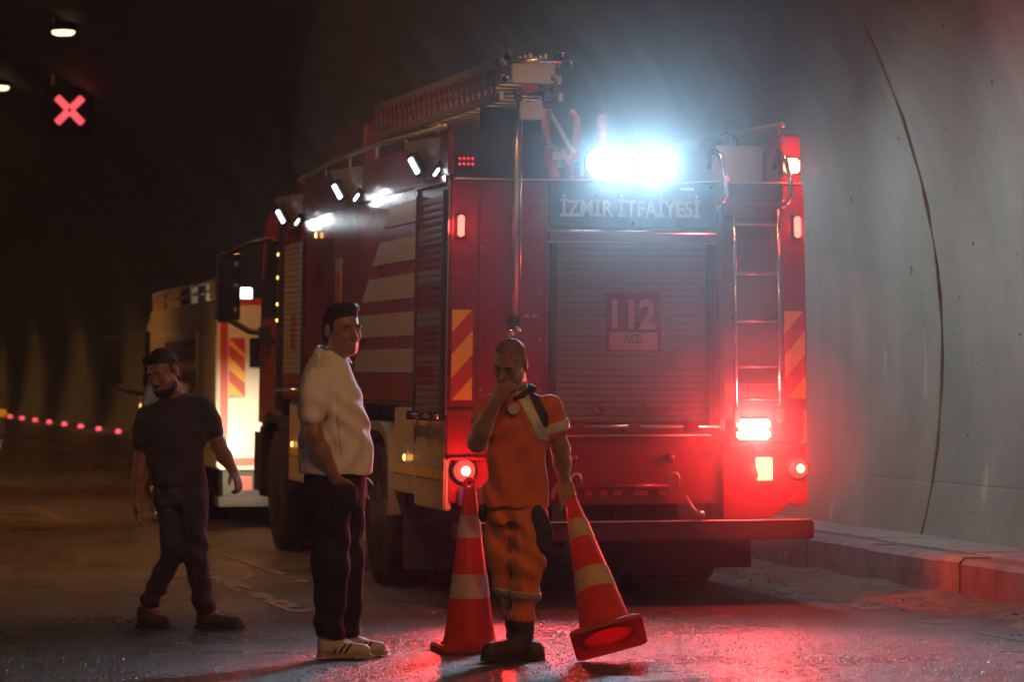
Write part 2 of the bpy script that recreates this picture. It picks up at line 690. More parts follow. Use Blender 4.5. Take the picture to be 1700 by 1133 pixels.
# ground sheet and road
g = struct(mesh('ground', [(-60, -27, -0.25), (34, -27, -0.25), (34, 138, -0.25), (-60, 138, -0.25)], [(0, 1, 2, 3)], M_CONC))
rv, rf = [], []
xs = np.linspace(-0.2, 8.35, 18)
ys = np.concatenate([np.linspace(-28, 12, 12), np.linspace(14, 40, 40), np.linspace(44, 120, 20)])
for y in ys:
    for x in xs:
        z = 0.004 * math.sin(x * 1.7 + y * 0.3) + 0.003 * math.sin(y * 0.9 + x)
        rv.append((x, y, z - 0.006))
for j in range(len(ys) - 1):
    for i in range(len(xs) - 1):
        k = j * len(xs) + i
        rf.append((k, k + 1, k + 1 + len(xs), k + len(xs)))
road = struct(mesh('road', rv, rf, M_ASPH, smooth=True))
road.rotation_euler.z = TUN


def road_z(x, y):
    return 0.004 * math.sin(x * 1.7 + y * 0.3) + 0.003 * math.sin(y * 0.9 + x) - 0.006


def paint(name, x0, x1, y0, y1, mat=M_LINE, worn=0.5, seed=0):
    """road paint worn into islands of real film, 4 mm above the asphalt"""
    rg = random.Random(seed)
    V, F = [], []
    dx, dy = 0.05, 0.22
    nx = max(1, int((x1 - x0) / dx))
    ny = max(1, int((y1 - y0) / dy))
    for j in range(ny):
        for i in range(nx):
            if rg.random() < worn:
                continue
            a, b = x0 + i * (x1 - x0) / nx, x0 + (i + 1) * (x1 - x0) / nx
            c, d = y0 + j * (y1 - y0) / ny, y0 + (j + 1) * (y1 - y0) / ny
            k = len(V)
            e = 0.02
            for (px, py) in ((a, c + rg.uniform(-e, e)), (b, c + rg.uniform(-e, e)), (b, d + rg.uniform(-e, e)), (a, d + rg.uniform(-e, e))):
                V.append((px, py, road_z(px, py) + 0.005))
            F.append((k, k + 1, k + 2, k + 3))
    return mesh(name, V, F, mat, road)


for i, (y0, y1) in enumerate(((-4.5, -0.5), (7.6, 11.6), (19.7, 23.7), (31.6, 36.4), (44, 48.5), (56, 60.5), (68, 72.5), (80, 84.5))):
    paint('lane_marking', 3.82, 3.98, y0, y1, worn=0.40, seed=i)
paint('edge_line', 7.46, 7.60, 8, 100, worn=0.62, seed=20)
paint('edge_line', 0.45, 0.59, 8, 100, worn=0.45, seed=21)
paint('edge_line', 4.42, 4.5, 22.0, 29.0, worn=0.5, seed=22)

# kerbs and walkways
kerb = struct(empty('kerb', (0, 0, 0), TUN))
edges = [4.0]
while edges[-1] < 17:
    edges.append(edges[-1] + 1.1 if edges[-1] < 16.5 else 17.0)
edges = [4.0, 5.2, 6.4, 7.6, 8.8, 10.0, 11.2, 12.4, 13.6, 14.8, 16.0, 17.1, 18.2, 19.3, 19.65, 20.97]
while edges[-1] < 56:
    edges.append(edges[-1] + 1.25)
rk = random.Random(5)
for i in range(len(edges) - 1):
    a, b = edges[i], edges[i + 1]
    mt = M_KYEL if abs(a - 19.3) < 0.01 else (M_KRED if (a < 19.2 and a > 17.0) else M_KERB)
    dx, dz = rk.uniform(-.006, .006), rk.uniform(-.006, .006)
    o = prism('kerb_stone', [(8.25 + dx, -0.05), (8.25 + dx, 0.265 + dz), (8.285 + dx, 0.30 + dz), (8.47, 0.30 + dz), (8.47, -0.05)], 'y', a + 0.006, b - 0.006, mt, kerb)
for (a, b) in ((-26, 4.0), (edges[-1], 119)):
    prism('kerb_run', [(8.25, -0.05), (8.25, 0.265), (8.285, 0.30), (8.47, 0.30), (8.47, -0.05)], 'y', a, b, M_KERB, kerb)
prism('kerb_run', [(-0.07, -0.05), (-0.07, 0.265), (-0.105, 0.30), (-0.29, 0.30), (-0.29, -0.05)], 'y', -26, 119, M_KERB, kerb)
walk = struct(empty('pavement', (0, 0, 0), TUN))
box('walkway', 8.475, 9.75, -26, 119, -0.1, 0.285, M_CONC, walk)
box('walkway', -1.6, -0.295, -26, 119, -0.1, 0.285, M_CONC, walk)
y = 9.0
i = 0
while y < 46:
    dz = rk.uniform(-.004, .012)
    o = box('cover_slab', 8.56 + rk.uniform(-.01, .01), 9.08 + rk.uniform(-.01, .01), y, y + 1.78, 0.28, 0.305 + dz, M_SLAB, walk, bev=0.006, seg=1)
    y += 1.80
    i += 1

# dirt drifted against the kerb, and loose stones
dv, df = [], []
ny = 160
rd = random.Random(9)
for j in range(ny + 1):
    yy = 10 + 34 * j / ny
    w = 0.55 + 0.16 * math.sin(yy * 1.3) + 0.12 * math.sin(yy * 3.7 + 1) + rd.uniform(-.06, .06)
    for i in range(6):
        f = i / 5
        x = 8.27 - w * (1 - f)
        h = 0.0 + 0.055 * f ** 1.8 * (1 + 0.3 * math.sin(yy * 5 + i)) + rd.uniform(0, .008) * f
        dv.append((x, yy, road_z(x, yy) - 0.004 + h + 0.008 * min(1, f * 5)))
for j in range(ny):
    for i in range(5):
        k = j * 6 + i
        df.append((k, k + 1, k + 7, k + 6))
dirt = mesh('dirt_drift', dv, df, M_DIRT, None, smooth=True)
dirt.rotation_euler.z = TUN
tag(dirt, 'brown dirt drifted along the foot of the right-hand kerb', 'dirt')
dirt['kind'] = 'stuff'
pv, pf = [], []


def pebble(x, y, z, s, rg):
    k = len(pv)
    for d in ((1, 0, 0), (-1, 0, 0), (0, 1, 0), (0, -1, 0), (0, 0, 1), (0, 0, -1)):
        q = s * rg.uniform(.6, 1.2)
        pv.append((x + d[0] * q, y + d[1] * q, z + d[2] * q * 0.6))
    for a, b, c in ((0, 2, 4), (2, 1, 4), (1, 3, 4), (3, 0, 4), (2, 0, 5), (1, 2, 5), (3, 1, 5), (0, 3, 5)):
        pf.append((k + a, k + b, k + c))


for i in range(1500):
    yy = rd.uniform(11, 34)
    x = 8.22 - abs(rd.gauss(0, 0.34))
    pebble(x, yy, 0.008 + 0.02 * max(0, 1 - (8.22 - x) / .5), rd.choice((.005, .007, .009, .012, .018)), rd)
for i in range(160):
    pebble(rd.uniform(8.5, 9.3), rd.uniform(14, 32), 0.305, rd.choice((.006, .008, .012, .02)), rd)
for i in range(260):
    pebble(rd.uniform(0.5, 8), rd.uniform(12, 26), 0.004, rd.choice((.003, .004, .005, .007)), rd)
peb = mesh('loose_stones', pv, pf, M_PEB)
peb.rotation_euler.z = TUN
tag(peb, 'loose grit and small stones scattered by the kerb', 'gravel')
peb['kind'] = 'stuff'

# coarse wet aggregate standing proud of the asphalt in the foreground
ag = np.random.default_rng(11)
NA = 60000
ax_ = ag.uniform(0.6, 7.6, NA)
ay_ = 14.0 + 9.5 * ag.beta(1.0, 1.5, NA)
sz = ag.uniform(0.0045, 0.0105, NA)
rot = ag.uniform(0, 6.28, NA)
zz_ = 0.004 * np.sin(ax_ * 1.7 + ay_ * 0.3) + 0.003 * np.sin(ay_ * 0.9 + ax_) - 0.008
AV = np.zeros((NA, 6, 3))
for k in range(5):
    an = rot + k * 2 * math.pi / 5
    q = sz * ag.uniform(0.8, 1.25, NA)
    AV[:, k] = np.stack([ax_ + q * np.cos(an), ay_ + q * np.sin(an), zz_], 1)
AV[:, 5] = np.stack([ax_ + ag.uniform(-.4, .4, NA) * sz, ay_ + ag.uniform(-.4, .4, NA) * sz, zz_ + 0.002 + sz * ag.uniform(0.25, 0.6, NA)], 1)
base_i = np.arange(NA)[:, None, None] * 6
AF = (base_i + np.array([(k, (k + 1) % 5, 5) for k in range(5)])[None]).reshape(-1, 3)
ame = bpy.data.meshes.new('asphalt_aggregate')
ame.from_pydata(AV.reshape(-1, 3).tolist(), [], AF.tolist())
agg = link('asphalt_aggregate', ame, pbr('wet_aggregate', (0.09, 0.082, 0.074), 0.3, var=0.6, scale=60))
agg.rotation_euler.z = TUN
agg['kind'] = 'stuff'
agg['label'] = 'coarse wet stone chips of the asphalt in the foreground'
agg['category'] = 'aggregate'

# ------------------------------------------------------------------ ceiling lamps
def ceiling_lamp(x, y, label, pw=1.0):
    z = CZT + math.sqrt(RT ** 2 - (x - CXT) ** 2)
    t = empty('ceiling_lamp', tun(x, y, z - 0.17), TUN)
    tag(t, label, 'lamp', 'ceiling lamps')
    o = box('housing', -0.2, 0.2, -0.16, 0.16, 0.02, 0.14, M_MATT, t, bev=0.02)
    lathe('diffuser', [(0.02, -0.035), (0.12, -0.03), (0.16, -0.01), (0.165, 0.018)], E_LAMP, t, n=24)
    boxes('bracket', [(-0.17, -0.14, -0.02, 0.02, 0.141, 0.24), (0.14, 0.17, -0.02, 0.02, 0.141, 0.24)], M_ALU, t)
    s = spot('lamp_light', tun(x, y, z - 0.25), tun(0, 0.78, -0.63) if y < 20 else (0, 0, -1), P_TUNNEL * pw, (1.0, 0.41, 0.12) if y < 25 else (1.0, 0.36, 0.075), 96, 0.5, 0.12)   # the nearer lamps are aimed forward as added fill on the people
    return t


LAMP_Y = [-0.4, 9.1, 18.6, 28.1, 37.4, 46.9, 56.4, 65.9, 75.4, 84.9, 94.4]
LAMP_P = {-0.4: 2.4, 9.1: 2.6, 18.6: 1.6, 28.1: 1.6, 37.4: 1.6, 46.9: 1.4, 56.4: 1.6, 65.9: 1.8, 75.4: 1.8, 84.9: 1.8, 94.4: 1.8}      # powers set by hand, the nearest lamps raised as fill on the people
for yy in LAMP_Y:
    lab = 'round ceiling lamp of the right-hand row, outside the frame'
    if yy == 46.9:
        lab = 'warm glowing ceiling lamp, the higher of two at the top left'
    elif yy == 56.4:
        lab = 'warm glowing ceiling lamp, cut by the left edge of the photo'
    ceiling_lamp(5.62, yy, lab, LAMP_P.get(yy, 1.0))
for yy in LAMP_Y:
    ceiling_lamp(2.41, yy, 'round ceiling lamp of the left-hand row, outside the frame', LAMP_P.get(yy, 1.0) * (2.6 if 12 < yy < 50 else 1.0))

# ------------------------------------------------------------------ lane signal (red cross)
sg = empty('lane_signal', tun(6.47, 53.1, 5.96), TUN)
tag(sg, 'red lit cross lane signal hanging under the tunnel ceiling', 'sign')
box('housing', -0.42, 0.42, 0.0, 0.16, -0.42, 0.42, M_MATT, sg, bev=0.02)
boxes('hanger', [(-0.3, -0.26, 0.06, 0.10, 0.421, 0.62), (0.26, 0.30, 0.06, 0.10, 0.421, 0.62)], M_ALU, sg)
for q in range(4):
    an = R(45 + 90 * q)
    d = Vector((math.cos(an), 0, math.sin(an)))
    e = Vector((-math.sin(an), 0, math.cos(an)))
    V, F = [], []
    for i in range(9):
        for j in range(4):
            c = d * (0.045 + 0.031 * i) + e * (-0.045 + 0.03 * j)
            v, f = lathevf([(0.0145, -0.012), (0.0145, -0.001)], 8, 'y', (c.x, 0, c.z))
            k = len(V)
            V += v
            F += [tuple(a + k for a in ff) for ff in f]
    mesh('led_arm', V, F, E_X, sg)

# ------------------------------------------------------------------ red delineator lamps on the far kerb
names = ['nearest the white truck', 'second from the white truck', 'third from the white truck', 'fourth from the white truck',
         'fifth from the white truck', 'sixth from the white truck', 'seventh from the white truck', 'at the left edge of the photo']
for i in range(8):
    yy = 60.8 + 2.9 * i
    dl = empty('delineator_lamp', tun(8.36, yy, 0.29), TUN)
    tag(dl, 'small red kerb lamp on the far right-hand kerb, ' + names[i], 'lamp', 'red kerb lamps')
    box('base', -0.07, 0.07, -0.06, 0.06, 0.012, 0.04, M_ALU, dl, bev=0.008, seg=1)
    lathe('lens', [(0.055, 0.041), (0.055, 0.075), (0.035, 0.10), (0.005, 0.108)], E_DOT, dl, n=12)

# grey-blue cabinet on the far walkway
cb = empty('utility_cabinet', tun(8.98, 60.2, 0.286), TUN)
tag(cb, 'small grey-blue cabinet standing on the far walkway by the wall', 'cabinet')
M_CAB = pbr('cabinet_paint', (0.16, 0.19, 0.24), 0.5, var=0.1)
box('body', -0.16, 0.16, -0.15, 0.15, 0.0, 0.62, M_CAB, cb, bev=0.012)
box('door', -0.135, 0.135, -0.168, -0.152, 0.05, 0.56, M_CAB, cb, bev=0.004, seg=1)
box('cap', -0.18, 0.18, -0.17, 0.17, 0.621, 0.65, M_CAB, cb, bev=0.006, seg=1)

# ------------------------------------------------------------------ haze: smoke hanging in the tunnel
hz = mesh('haze', boxvf(-64, 36, -28, 140, -1.3, 8.6)[0], boxvf(0, 1, 0, 1, 0, 1)[1], None)
hm = bpy.data.materials.new('smoke_haze')
hm.use_nodes = True
hn = hm.node_tree
hn.nodes.remove(hn.nodes['Principled BSDF'])
pvn = hn.nodes.new('ShaderNodeVolumePrincipled')
pvn.inputs['Color'].default_value = (0.86, 0.89, 0.92, 1)
pvn.inputs['Density'].default_value = HAZE
pvn.inputs['Anisotropy'].default_value = 0.55
hn.links.new(pvn.outputs[0], hn.nodes['Material Output'].inputs['Volume'])
hz.data.materials.append(hm)
hz['kind'] = 'stuff'
hz['label'] = 'thin smoke haze hanging through the whole tunnel'
hz['category'] = 'haze'

# ================================================================== THE BIG FIRE ENGINE
# own frame: x = across its rear (0 = left edge, 2.5 = right edge), y = forward, z = up
TRK = R(13.3)
truck = empty('fire_engine', (-0.442, 20.34, 0.0), TRK)
tag(truck, 'large red fire engine seen from behind with glaring white floodlights', 'fire engine')
W = 2.5


def warp(v):
    z = v[2]
    k = 1 - 0.014 * max(0.0, min(2.6, z - 0.6))
    return (1.25 + (v[0] - 1.25) * k, v[1], z)


WARP[0] = warp


def wheel(parent, x, y, side, r=0.53, w=0.34, dual=False):
    """side -1: outer face looks to -x"""
    o = empty('wheel', (x, y, r), 0.0, parent)
    s = side
    V, F = lathevf([(r * 0.60, -w / 2), (r * 0.90, -w / 2), (r * 0.985, -w * 0.40), (r, -w * 0.25), (r, w * 0.25), (r * 0.985, w * 0.40), (r * 0.90, w / 2), (r * 0.60, w / 2)], 40, 'x')
    old = WARP[0]
    WARP[0] = None
    mesh('tyre', V, F, M_RUB, o, smooth=True)
    # tread blocks
    tv, tf = [], []
    for k in range(36):
        a = 2 * math.pi * k / 36
        for off in (-0.27, 0.27):
            v, f = boxvf(w * off - 0.07, w * off + 0.07, -0.034, 0.034, r - 0.004, r + 0.012)
            c, sn = math.cos(a), math.sin(a)
            q = len(tv)
            tv += [(p[0], p[1] * c - p[2] * sn, p[1] * sn + p[2] * c) for p in v]
            tf += [tuple(i + q for i in ff) for ff in f]
    mesh('tread', tv, tf, M_RUB, o)
    prof = [(0.02, s * w * 0.30), (r * 0.2, s * w * 0.30), (r * 0.22, s * w * 0.36), (r * 0.28, s * w * 0.14), (r * 0.5, s * w * 0.1), (r * 0.56, s * w * 0.45), (r * 0.61, s * w * 0.5)]
    lathe('rim', prof, M_ALU, o, n=32, axis='x')
    for k in range(10):
        a = 2 * math.pi * k / 10
        lathe('bolt', [(0.018, s * w * 0.14), (0.018, s * w * 0.20)], M_CHROME, o, n=6, axis='x', origin=(0, r * 0.36 * math.cos(a), r * 0.36 * math.sin(a)), smooth=False)
    WARP[0] = old
    return o


# --- body shell
body = box('body', 0.0, 2.5, 0.0, 6.75, 1.30, 2.80, M_RED, truck, bev=0.018)

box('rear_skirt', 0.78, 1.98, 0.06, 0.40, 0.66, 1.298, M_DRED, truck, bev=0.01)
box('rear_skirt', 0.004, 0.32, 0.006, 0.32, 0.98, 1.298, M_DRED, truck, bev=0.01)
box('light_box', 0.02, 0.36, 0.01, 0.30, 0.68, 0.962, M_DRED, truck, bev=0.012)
prism('light_box', [(1.90, 1.06), (2.49, 1.06), (2.49, 0.66), (2.42, 0.64), (2.36, 0.66), (2.29, 0.60), (2.22, 0.56), (1.90, 0.56)], 'y', 0.012, 0.30, M_RED, truck, bev=0.006)
box('rear_skirt', 1.985, 2.49, 0.02, 0.32, 1.075, 1.298, M_RED, truck, bev=0.008)
box('ledge', 1.88, 2.485, -0.03, 0.03, 1.035, 1.062, M_DRED, truck, bev=0.006)
box('ledge', 0.01, 0.30, -0.03, 0.03, 0.965, 0.985, M_DRED, truck, bev=0.006)
# chassis
box('chassis_rail', 0.78, 0.86, 0.405, 7.7, 0.62, 0.90, M_BLACK, truck)
box('chassis_rail', 1.64, 1.72, 0.405, 7.7, 0.62, 0.90, M_BLACK, truck)
tube('axle', [(0.34, 2.4, 0.53), (1.0, 2.4, 0.53), (1.12, 2.4, 0.50), (1.38, 2.4, 0.50), (1.5, 2.4, 0.53), (2.16, 2.4, 0.53)], [0.09, 0.09, 0.24, 0.24, 0.09, 0.09], M_BLACK, truck, 14)
tube('axle', [(0.34, 7.15, 0.53), (2.16, 7.15, 0.53)], 0.08, M_BLACK, truck, 12)
for sx, x in ((-1, 0.19), (1, 2.31)):
    wheel(truck, x, 2.40, sx, dual=True)
    wheel(truck, x, 7.05, sx)
wheel(truck, 0.56, 2.40, -1)
wheel(truck, 1.94, 2.40, 1)
box('fuel_tank', 1.72, 2.42, 3.6, 5.6, 0.42, 1.05, M_BLACK, truck, bev=0.05)
box('underbody', 0.3, 2.2, 2.95, 6.5, 0.45, 0.60, M_BLACK, truck)
box('mud_flap', 1.62, 2.47, 1.20, 1.215, 0.16, 0.9, M_RUB, truck)
box('mud_flap', 0.03, 0.80, 1.50, 1.515, 0.16, 0.9, M_RUB, truck)
# underrun bumper
box('rear_bumper', 0.06, 2.505, -0.08, 0.06, 0.425, 0.548, M_BUMP, truck, bev=0.012)
box('bumper_trim', 0.09, 2.49, -0.088, -0.03, 0.5495, 0.558, M_ALU, truck, bev=0.003, seg=1)
boxes('bumper_bracket', [(0.74, 0.90, 0.061, 0.6, 0.43, 0.66), (1.60, 1.76, 0.061, 0.6, 0.43, 0.66)], M_BLACK, truck)
# --- lower left side panels (silver under the red) with yellow reflective strip
side = -0.001
box('lower_panel', 0.0, 0.05, 0.02, 0.98, 0.63, 1.235, M_SILV, truck, bev=0.012)
box('lower_panel', 0.0, 0.05, 1.0, 1.72, 0.70, 1.295, M_SILV, truck, bev=0.012)
box('lower_panel', 0.0, 0.05, 3.06, 4.3, 0.62, 1.295, M_SILV, truck, bev=0.012)
box('lower_panel', 0.0, 0.05, 4.32, 6.30, 0.62, 1.295, M_SILV, truck, bev=0.012)
for (a, b) in ((0.05, 0.95), (1.03, 1.70), (3.1, 4.26), (4.36, 6.25)):
    box('reflective_strip', -0.006, -0.001, a, b, 0.835, 0.89, M_YEL, truck)
for (a, b) in ((0.02, 1.72), (3.06, 6.3)):
    box('lower_panel', 2.45, 2.5, a, b, 0.64, 1.295, M_SILV, truck, bev=0.012)
lathe('marker_lamp_or_glint', [(0.025, -0.02), (0.02, -0.032), (0.003, -0.036)], E_AMBER, truck, n=12, axis='x', origin=(0, 1.22, 0.95))
lathe('marker_lamp_or_glint', [(0.025, -0.02), (0.02, -0.032), (0.003, -0.036)], E_AMBER, truck, n=12, axis='x', origin=(0, 6.0, 0.93))
lathe('marker_lamp_or_glint', [(0.025, -0.02), (0.02, -0.032), (0.003, -0.036)], E_AMBER, truck, n=12, axis='x', origin=(0, 5.0, 2.64))


def arch(yc, r0, r1, x0, x1, name='wheel_arch', mat=M_ALU, zc=0.53):
    V, F = [], []
    n = 20
    pts = []
    for i in range(n + 1):
        a = math.pi * i / n
        # flattened top, straight skirts
        cx, cz = math.cos(a), math.sin(a)
        q = (abs(cx) ** 4 + abs(cz) ** 4) ** -0.25
        pts.append((cx * q, cz * q))
    for rr in (r0, r1):
        for x in (x0, x1):
            for (c, s) in pts:
                V.append((x, yc + rr * c, zc + rr * s * 0.98))
    m = n + 1
    for i in range(n):
        F.append((i, i + 1, m + i + 1, m + i))
        F.append((2 * m + i, 3 * m + i, 3 * m + i + 1, 2 * m + i + 1))
        F.append((i, 2 * m + i, 2 * m + i + 1, i + 1))
        F.append((m + i, m + i + 1, 3 * m + i + 1, 3 * m + i))
    F += [(0, m, 3 * m, 2 * m), (n, 2 * m + n, 3 * m + n, m + n)]
    return mesh(name, V, F, mat, truck)


arch(2.40, 0.60, 0.665, -0.03, 0.32)
arch(2.40, 0.60, 0.665, 2.18, 2.53)
arch(7.05, 0.58, 0.64, -0.03, 0.36, mat=M_BLACK)
arch(7.05, 0.58, 0.64, 2.14, 2.53, mat=M_BLACK)

# --- left side: red panel graphics (white slanted bands) and shutters
zb = [(2.57, 2.72), (2.31, 2.47), (2.05, 2.215), (1.79, 1.955), (1.535, 1.70)]
for k, (z0, z1) in enumerate(zb):
    y1t = 1.95 + 0.40 * k
    y1b = y1t + 0.28
    if k > 2:
        y1t, y1b = 3.0 + 0.05 * k, 3.1 + 0.05 * k
    prism('white_band', [(1.06, z0), (1.06, z1), (y1t, z1), (y1b, z0)], 'x', -0.006, -0.001, M_WHITE, truck)
box('white_band', -0.006, -0.001, 3.3, 5.5, 1.40, 1.50, M_WHITE, truck)
box('sticker', -0.006, -0.001, 3.92, 4.16, 1.95, 2.42, M_WHITE, truck)
box('sticker_print', -0.009, -0.0065, 3.96, 4.12, 2.02, 2.30, M_CHR, truck)
prism('panel_seam', [(1.0, 1.30), (1.03, 1.30), (1.03, 2.84), (1.0, 2.84)], 'x', -0.012, -0.001, M_CHROME, truck)
box('panel_seam', -0.006, -0.001, 1.03, 5.6, 1.325, 1.337, M_BLACK, truck)


def shutter(name, x, y0, y1, z0, z1, n, mat, out=-1):
    t = empty(name, (0, 0, 0), 0, truck)
    dz = (z1 - z0) / n
    for i in range(n):
        a, b = z0 + i * dz + 0.002, z0 + (i + 1) * dz - 0.002
        prism('slat', [(x, a), (x + out * 0.009, a + 0.002), (x + out * 0.011, (a + b) / 2), (x + out * 0.009, b - 0.002), (x, b)], 'y', y0 + 0.03, y1 - 0.03, mat, t)
    box('guide_rail', min(x, x + out * 0.026), max(x, x + out * 0.026), y0, y0 + 0.028, z0 - 0.02, z1 + 0.03, M_BLACK, t)
    box('guide_rail', min(x, x + out * 0.026), max(x, x + out * 0.026), y1 - 0.028, y1, z0 - 0.02, z1 + 0.03, M_BLACK, t)
    return t


bands = [(2.50, 2.66, 0.08, 0.99), (2.22, 2.40, 0.10, 0.99), (1.95, 2.12, 0.16, 0.99), (1.66, 1.84, 0.24, 0.99), (1.45, 1.58, 0.34, 0.99)]
M_SH1 = stripe_mat('shutter_print', (0.20, 0.195, 0.19), (0.19, 0.016, 0.018), truck, bands, 'Y', None)
M_SH2 = stripe_mat('shutter_emblem', (0.30, 0.31, 0.32), (0.26, 0.04, 0.025), truck, [(1.72, 2.02, 6.0, 6.25), (1.40, 1.52, 5.6, 6.8)], 'Y', None)
shutter('shutter', -0.002, 0.06, 0.96, 1.27, 2.70, 30, M_SH1)
shutter('shutter', -0.002, 5.62, 6.66, 1.42, 2.62, 26, M_SH2)
for yy0, yy1, zz in ((0.0, 1.0, 1.225),):
    tube('shutter_bar', [(-0.05, 0.03, 1.245), (-0.05, 0.99, 1.245)], 0.017, M_CHROME, truck)
    boxes('bar_clamp', [(-0.075, -0.003, a, a + 0.09, 1.215, 1.275) for a in (0.05, 0.45, 0.86)], M_BLACK, truck)
tube('shutter_bar', [(-0.05, 5.6, 1.385), (-0.05, 6.68, 1.385)], 0.017, M_CHROME, truck)
box('corner_trim', -0.012, 0.004, -0.012, 0.012, 1.26, 2.80, M_CHROME, truck, bev=0.004, seg=1)
prism('canopy_trim', [(0.0, 2.775), (1.0, 2.775), (1.0, 2.82), (0.0, 2.82)], 'x', -0.03, -0.001, M_RED, truck)

# --- roof gallery
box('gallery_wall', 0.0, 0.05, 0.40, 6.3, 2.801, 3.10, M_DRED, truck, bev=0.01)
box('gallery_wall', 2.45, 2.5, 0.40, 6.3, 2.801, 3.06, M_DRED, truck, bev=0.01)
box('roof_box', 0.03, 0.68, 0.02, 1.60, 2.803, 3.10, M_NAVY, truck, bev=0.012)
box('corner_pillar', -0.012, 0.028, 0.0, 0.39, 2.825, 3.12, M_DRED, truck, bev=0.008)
box('corner_pillar', 2.325, 2.475, 0.0, 0.30, 2.803, 3.125, M_RED, truck, bev=0.012)
box('roof_box', 1.96, 2.315, 0.32, 1.8, 2.803, 3.07, M_ALU, truck, bev=0.012)
box('roof_locker', 0.25, 1.35, 4.35, 5.9, 2.803, 3.50, M_DRED, truck, bev=0.02)
box('roof_locker', 1.5, 2.3, 3.0, 5.6, 2.803, 3.08, M_DRED, truck, bev=0.02)
box('edge_trim', 0.03, 2.48, -0.012, 0.02, 2.792, 2.806, M_ALU, truck, bev=0.003, seg=1)
# rails
tube('roof_rail', [(0.03, 0.3, 3.16), (0.03, 2.5, 3.205), (0.03, 4.6, 3.21), (0.03, 6.2, 3.15)], 0.018, M_ALU, truck)
for yy in (0.5, 1.6, 2.7, 3.8, 4.9, 6.0):
    tube('rail_post', [(0.03, yy, 3.09), (0.03, yy, 3.19)], 0.012, M_ALU, truck, 8)
tube('roof_rail', [(2.36, 0.02, 3.19), (2.36, 2.2, 3.24), (2.36, 5.4, 3.25)], 0.02, M_ALU, truck)
for yy in (0.1, 1.2, 1.9, 3.2, 4.4):
    tube('rail_post', [(2.36, yy, 3.06), (2.36, yy, 3.21)], 0.014, M_ALU, truck, 8)
tube('cable', [(2.2, 1.0, 3.07), (2.17, 0.9, 3.16), (2.22, 0.85, 3.2), (2.28, 0.8, 3.16), (2.26, 0.6, 2.95)], 0.008, M_BLACK, truck, 6)

# --- side light modules: wedge housing with two LED bars
def module(yc, zc, sgn, scale=1.0):
    t = empty('side_light', (0, 0, 0), 0, truck)
    x0 = 0.0 if sgn < 0 else 2.5
    s = sgn * scale
    V = [(x0, yc - 0.34, zc + 0.16), (x0, yc + 0.34, zc + 0.16), (x0 + s * 0.20, yc, zc + 0.14), (x0, yc - 0.30, zc - 0.10), (x0, yc + 0.30, zc - 0.10), (x0 + s * 0.055, yc, zc - 0.13)]
    F = [(0, 1, 2), (3, 5, 4), (0, 2, 5, 3), (1, 4, 5, 2), (0, 3, 4, 1)]
    mesh('housing', V, F, M_ALU, t)
    # one LED bar on the outer slope, a smaller one on the rear slope
    bars = ((Vector((x0 + s * 0.155, yc - 0.065, zc + 0.045)), Vector((x0 + s * 0.095, yc - 0.085, zc - 0.065)), Vector((s * 0.8, -0.55, -0.30)), 0.024, 1.0),
            (Vector((x0 + s * 0.014, yc - 0.33, zc - 0.03)), Vector((x0 + s * 0.042, yc - 0.27, zc - 0.085)), Vector((s * 0.35, -0.9, -0.35)), 0.010, 0.2))
    for (a, b, nrm, hw0, pw) in bars:
        nrm = nrm.normalized()
        ax = (b - a).normalized()
        tt = ax.cross(nrm).normalized()
        nrm = tt.cross(ax).normalized() if tt.cross(ax).dot(nrm) > 0 else -tt.cross(ax).normalized()
        for (hw, d0, d1, ext, mt, nme) in ((hw0 + 0.018, -0.02, 0.03, 0.018, M_BLACK, 'lamp_case'), (hw0, 0.031, 0.042, -0.004, E_WHITE, 'led_bar')):
            V = []
            for d in (d0, d1):
                for (u, w) in ((-1, -1), (1, -1), (1, 1), (-1, 1)):
                    V.append((a + b) / 2 + ax * u * ((b - a).length / 2 + ext) + tt * w * hw + nrm * d)
            o = mesh(nme, V, boxvf(0, 1, 0, 1, 0, 1)[1], mt, t)
            bevel_obj(o, 0.006, 2)
        c = (a + b) / 2 + nrm * 0.07
        spot('side_lamp_light', c, nrm + Vector((0, 0, -0.25)), P_SIDE * 1.6 * pw * (0.6 if sgn < 0 else 3.0), (0.82, 0.93, 1.0), 150, 0.7, 0.05, truck)
    return t


for (yc, zc) in ((0.55, 2.93), (3.45, 2.92), (6.15, 2.86)):
    module(yc, zc, -1)
for (yc, zc) in ((1.35, 2.93), (3.45, 2.92), (5.6, 2.86)):
    module(yc, zc, 1)

# --- ladder stack on the roof
lad = empty('ladder', (0, 0, 0), 0, truck)
for (x, sg_) in ((0.31, -1), (0.72, 1)):
    for k, z in enumerate((3.30, 3.415, 3.53)):
        o = prism('ladder_rail', [(-0.18, z), (4.25, z + 0.05), (4.25, z + 0.105), (-0.18, z + 0.055)], 'x', x - 0.016 - 0.01 * k * sg_, x + 0.016 - 0.01 * k * sg_, M_ALU, lad, bev=0.004)
    for i in range(24):
        yy = 0.0 + i * 0.18
        box('ladder_post', x - 0.008, x + 0.008, yy, yy + 0.05, 3.36 + 0.011 * yy, 3.53 + 0.011 * yy, M_DRED, lad)
for i in range(15):
    yy = 0.05 + i * 0.29
    tube('rung', [(0.32, yy, 3.34 + 0.0117 * yy), (0.71, yy, 3.34 + 0.0117 * yy)], 0.014, M_ALU, lad, 8)
    tube('rung', [(0.33, yy + .1, 3.45 + 0.0117 * yy), (0.70, yy + .1, 3.45 + 0.0117 * yy)], 0.014, M_ALU, lad, 8)
box('end_plate', 0.37, 0.67, -0.22, -0.19, 3.41, 3.545, M_ALU, lad, bev=0.008)
tube('end_bar', [(0.36, -0.235, 3.555), (0.70, -0.235, 3.555)], 0.016, M_CHROME, lad)
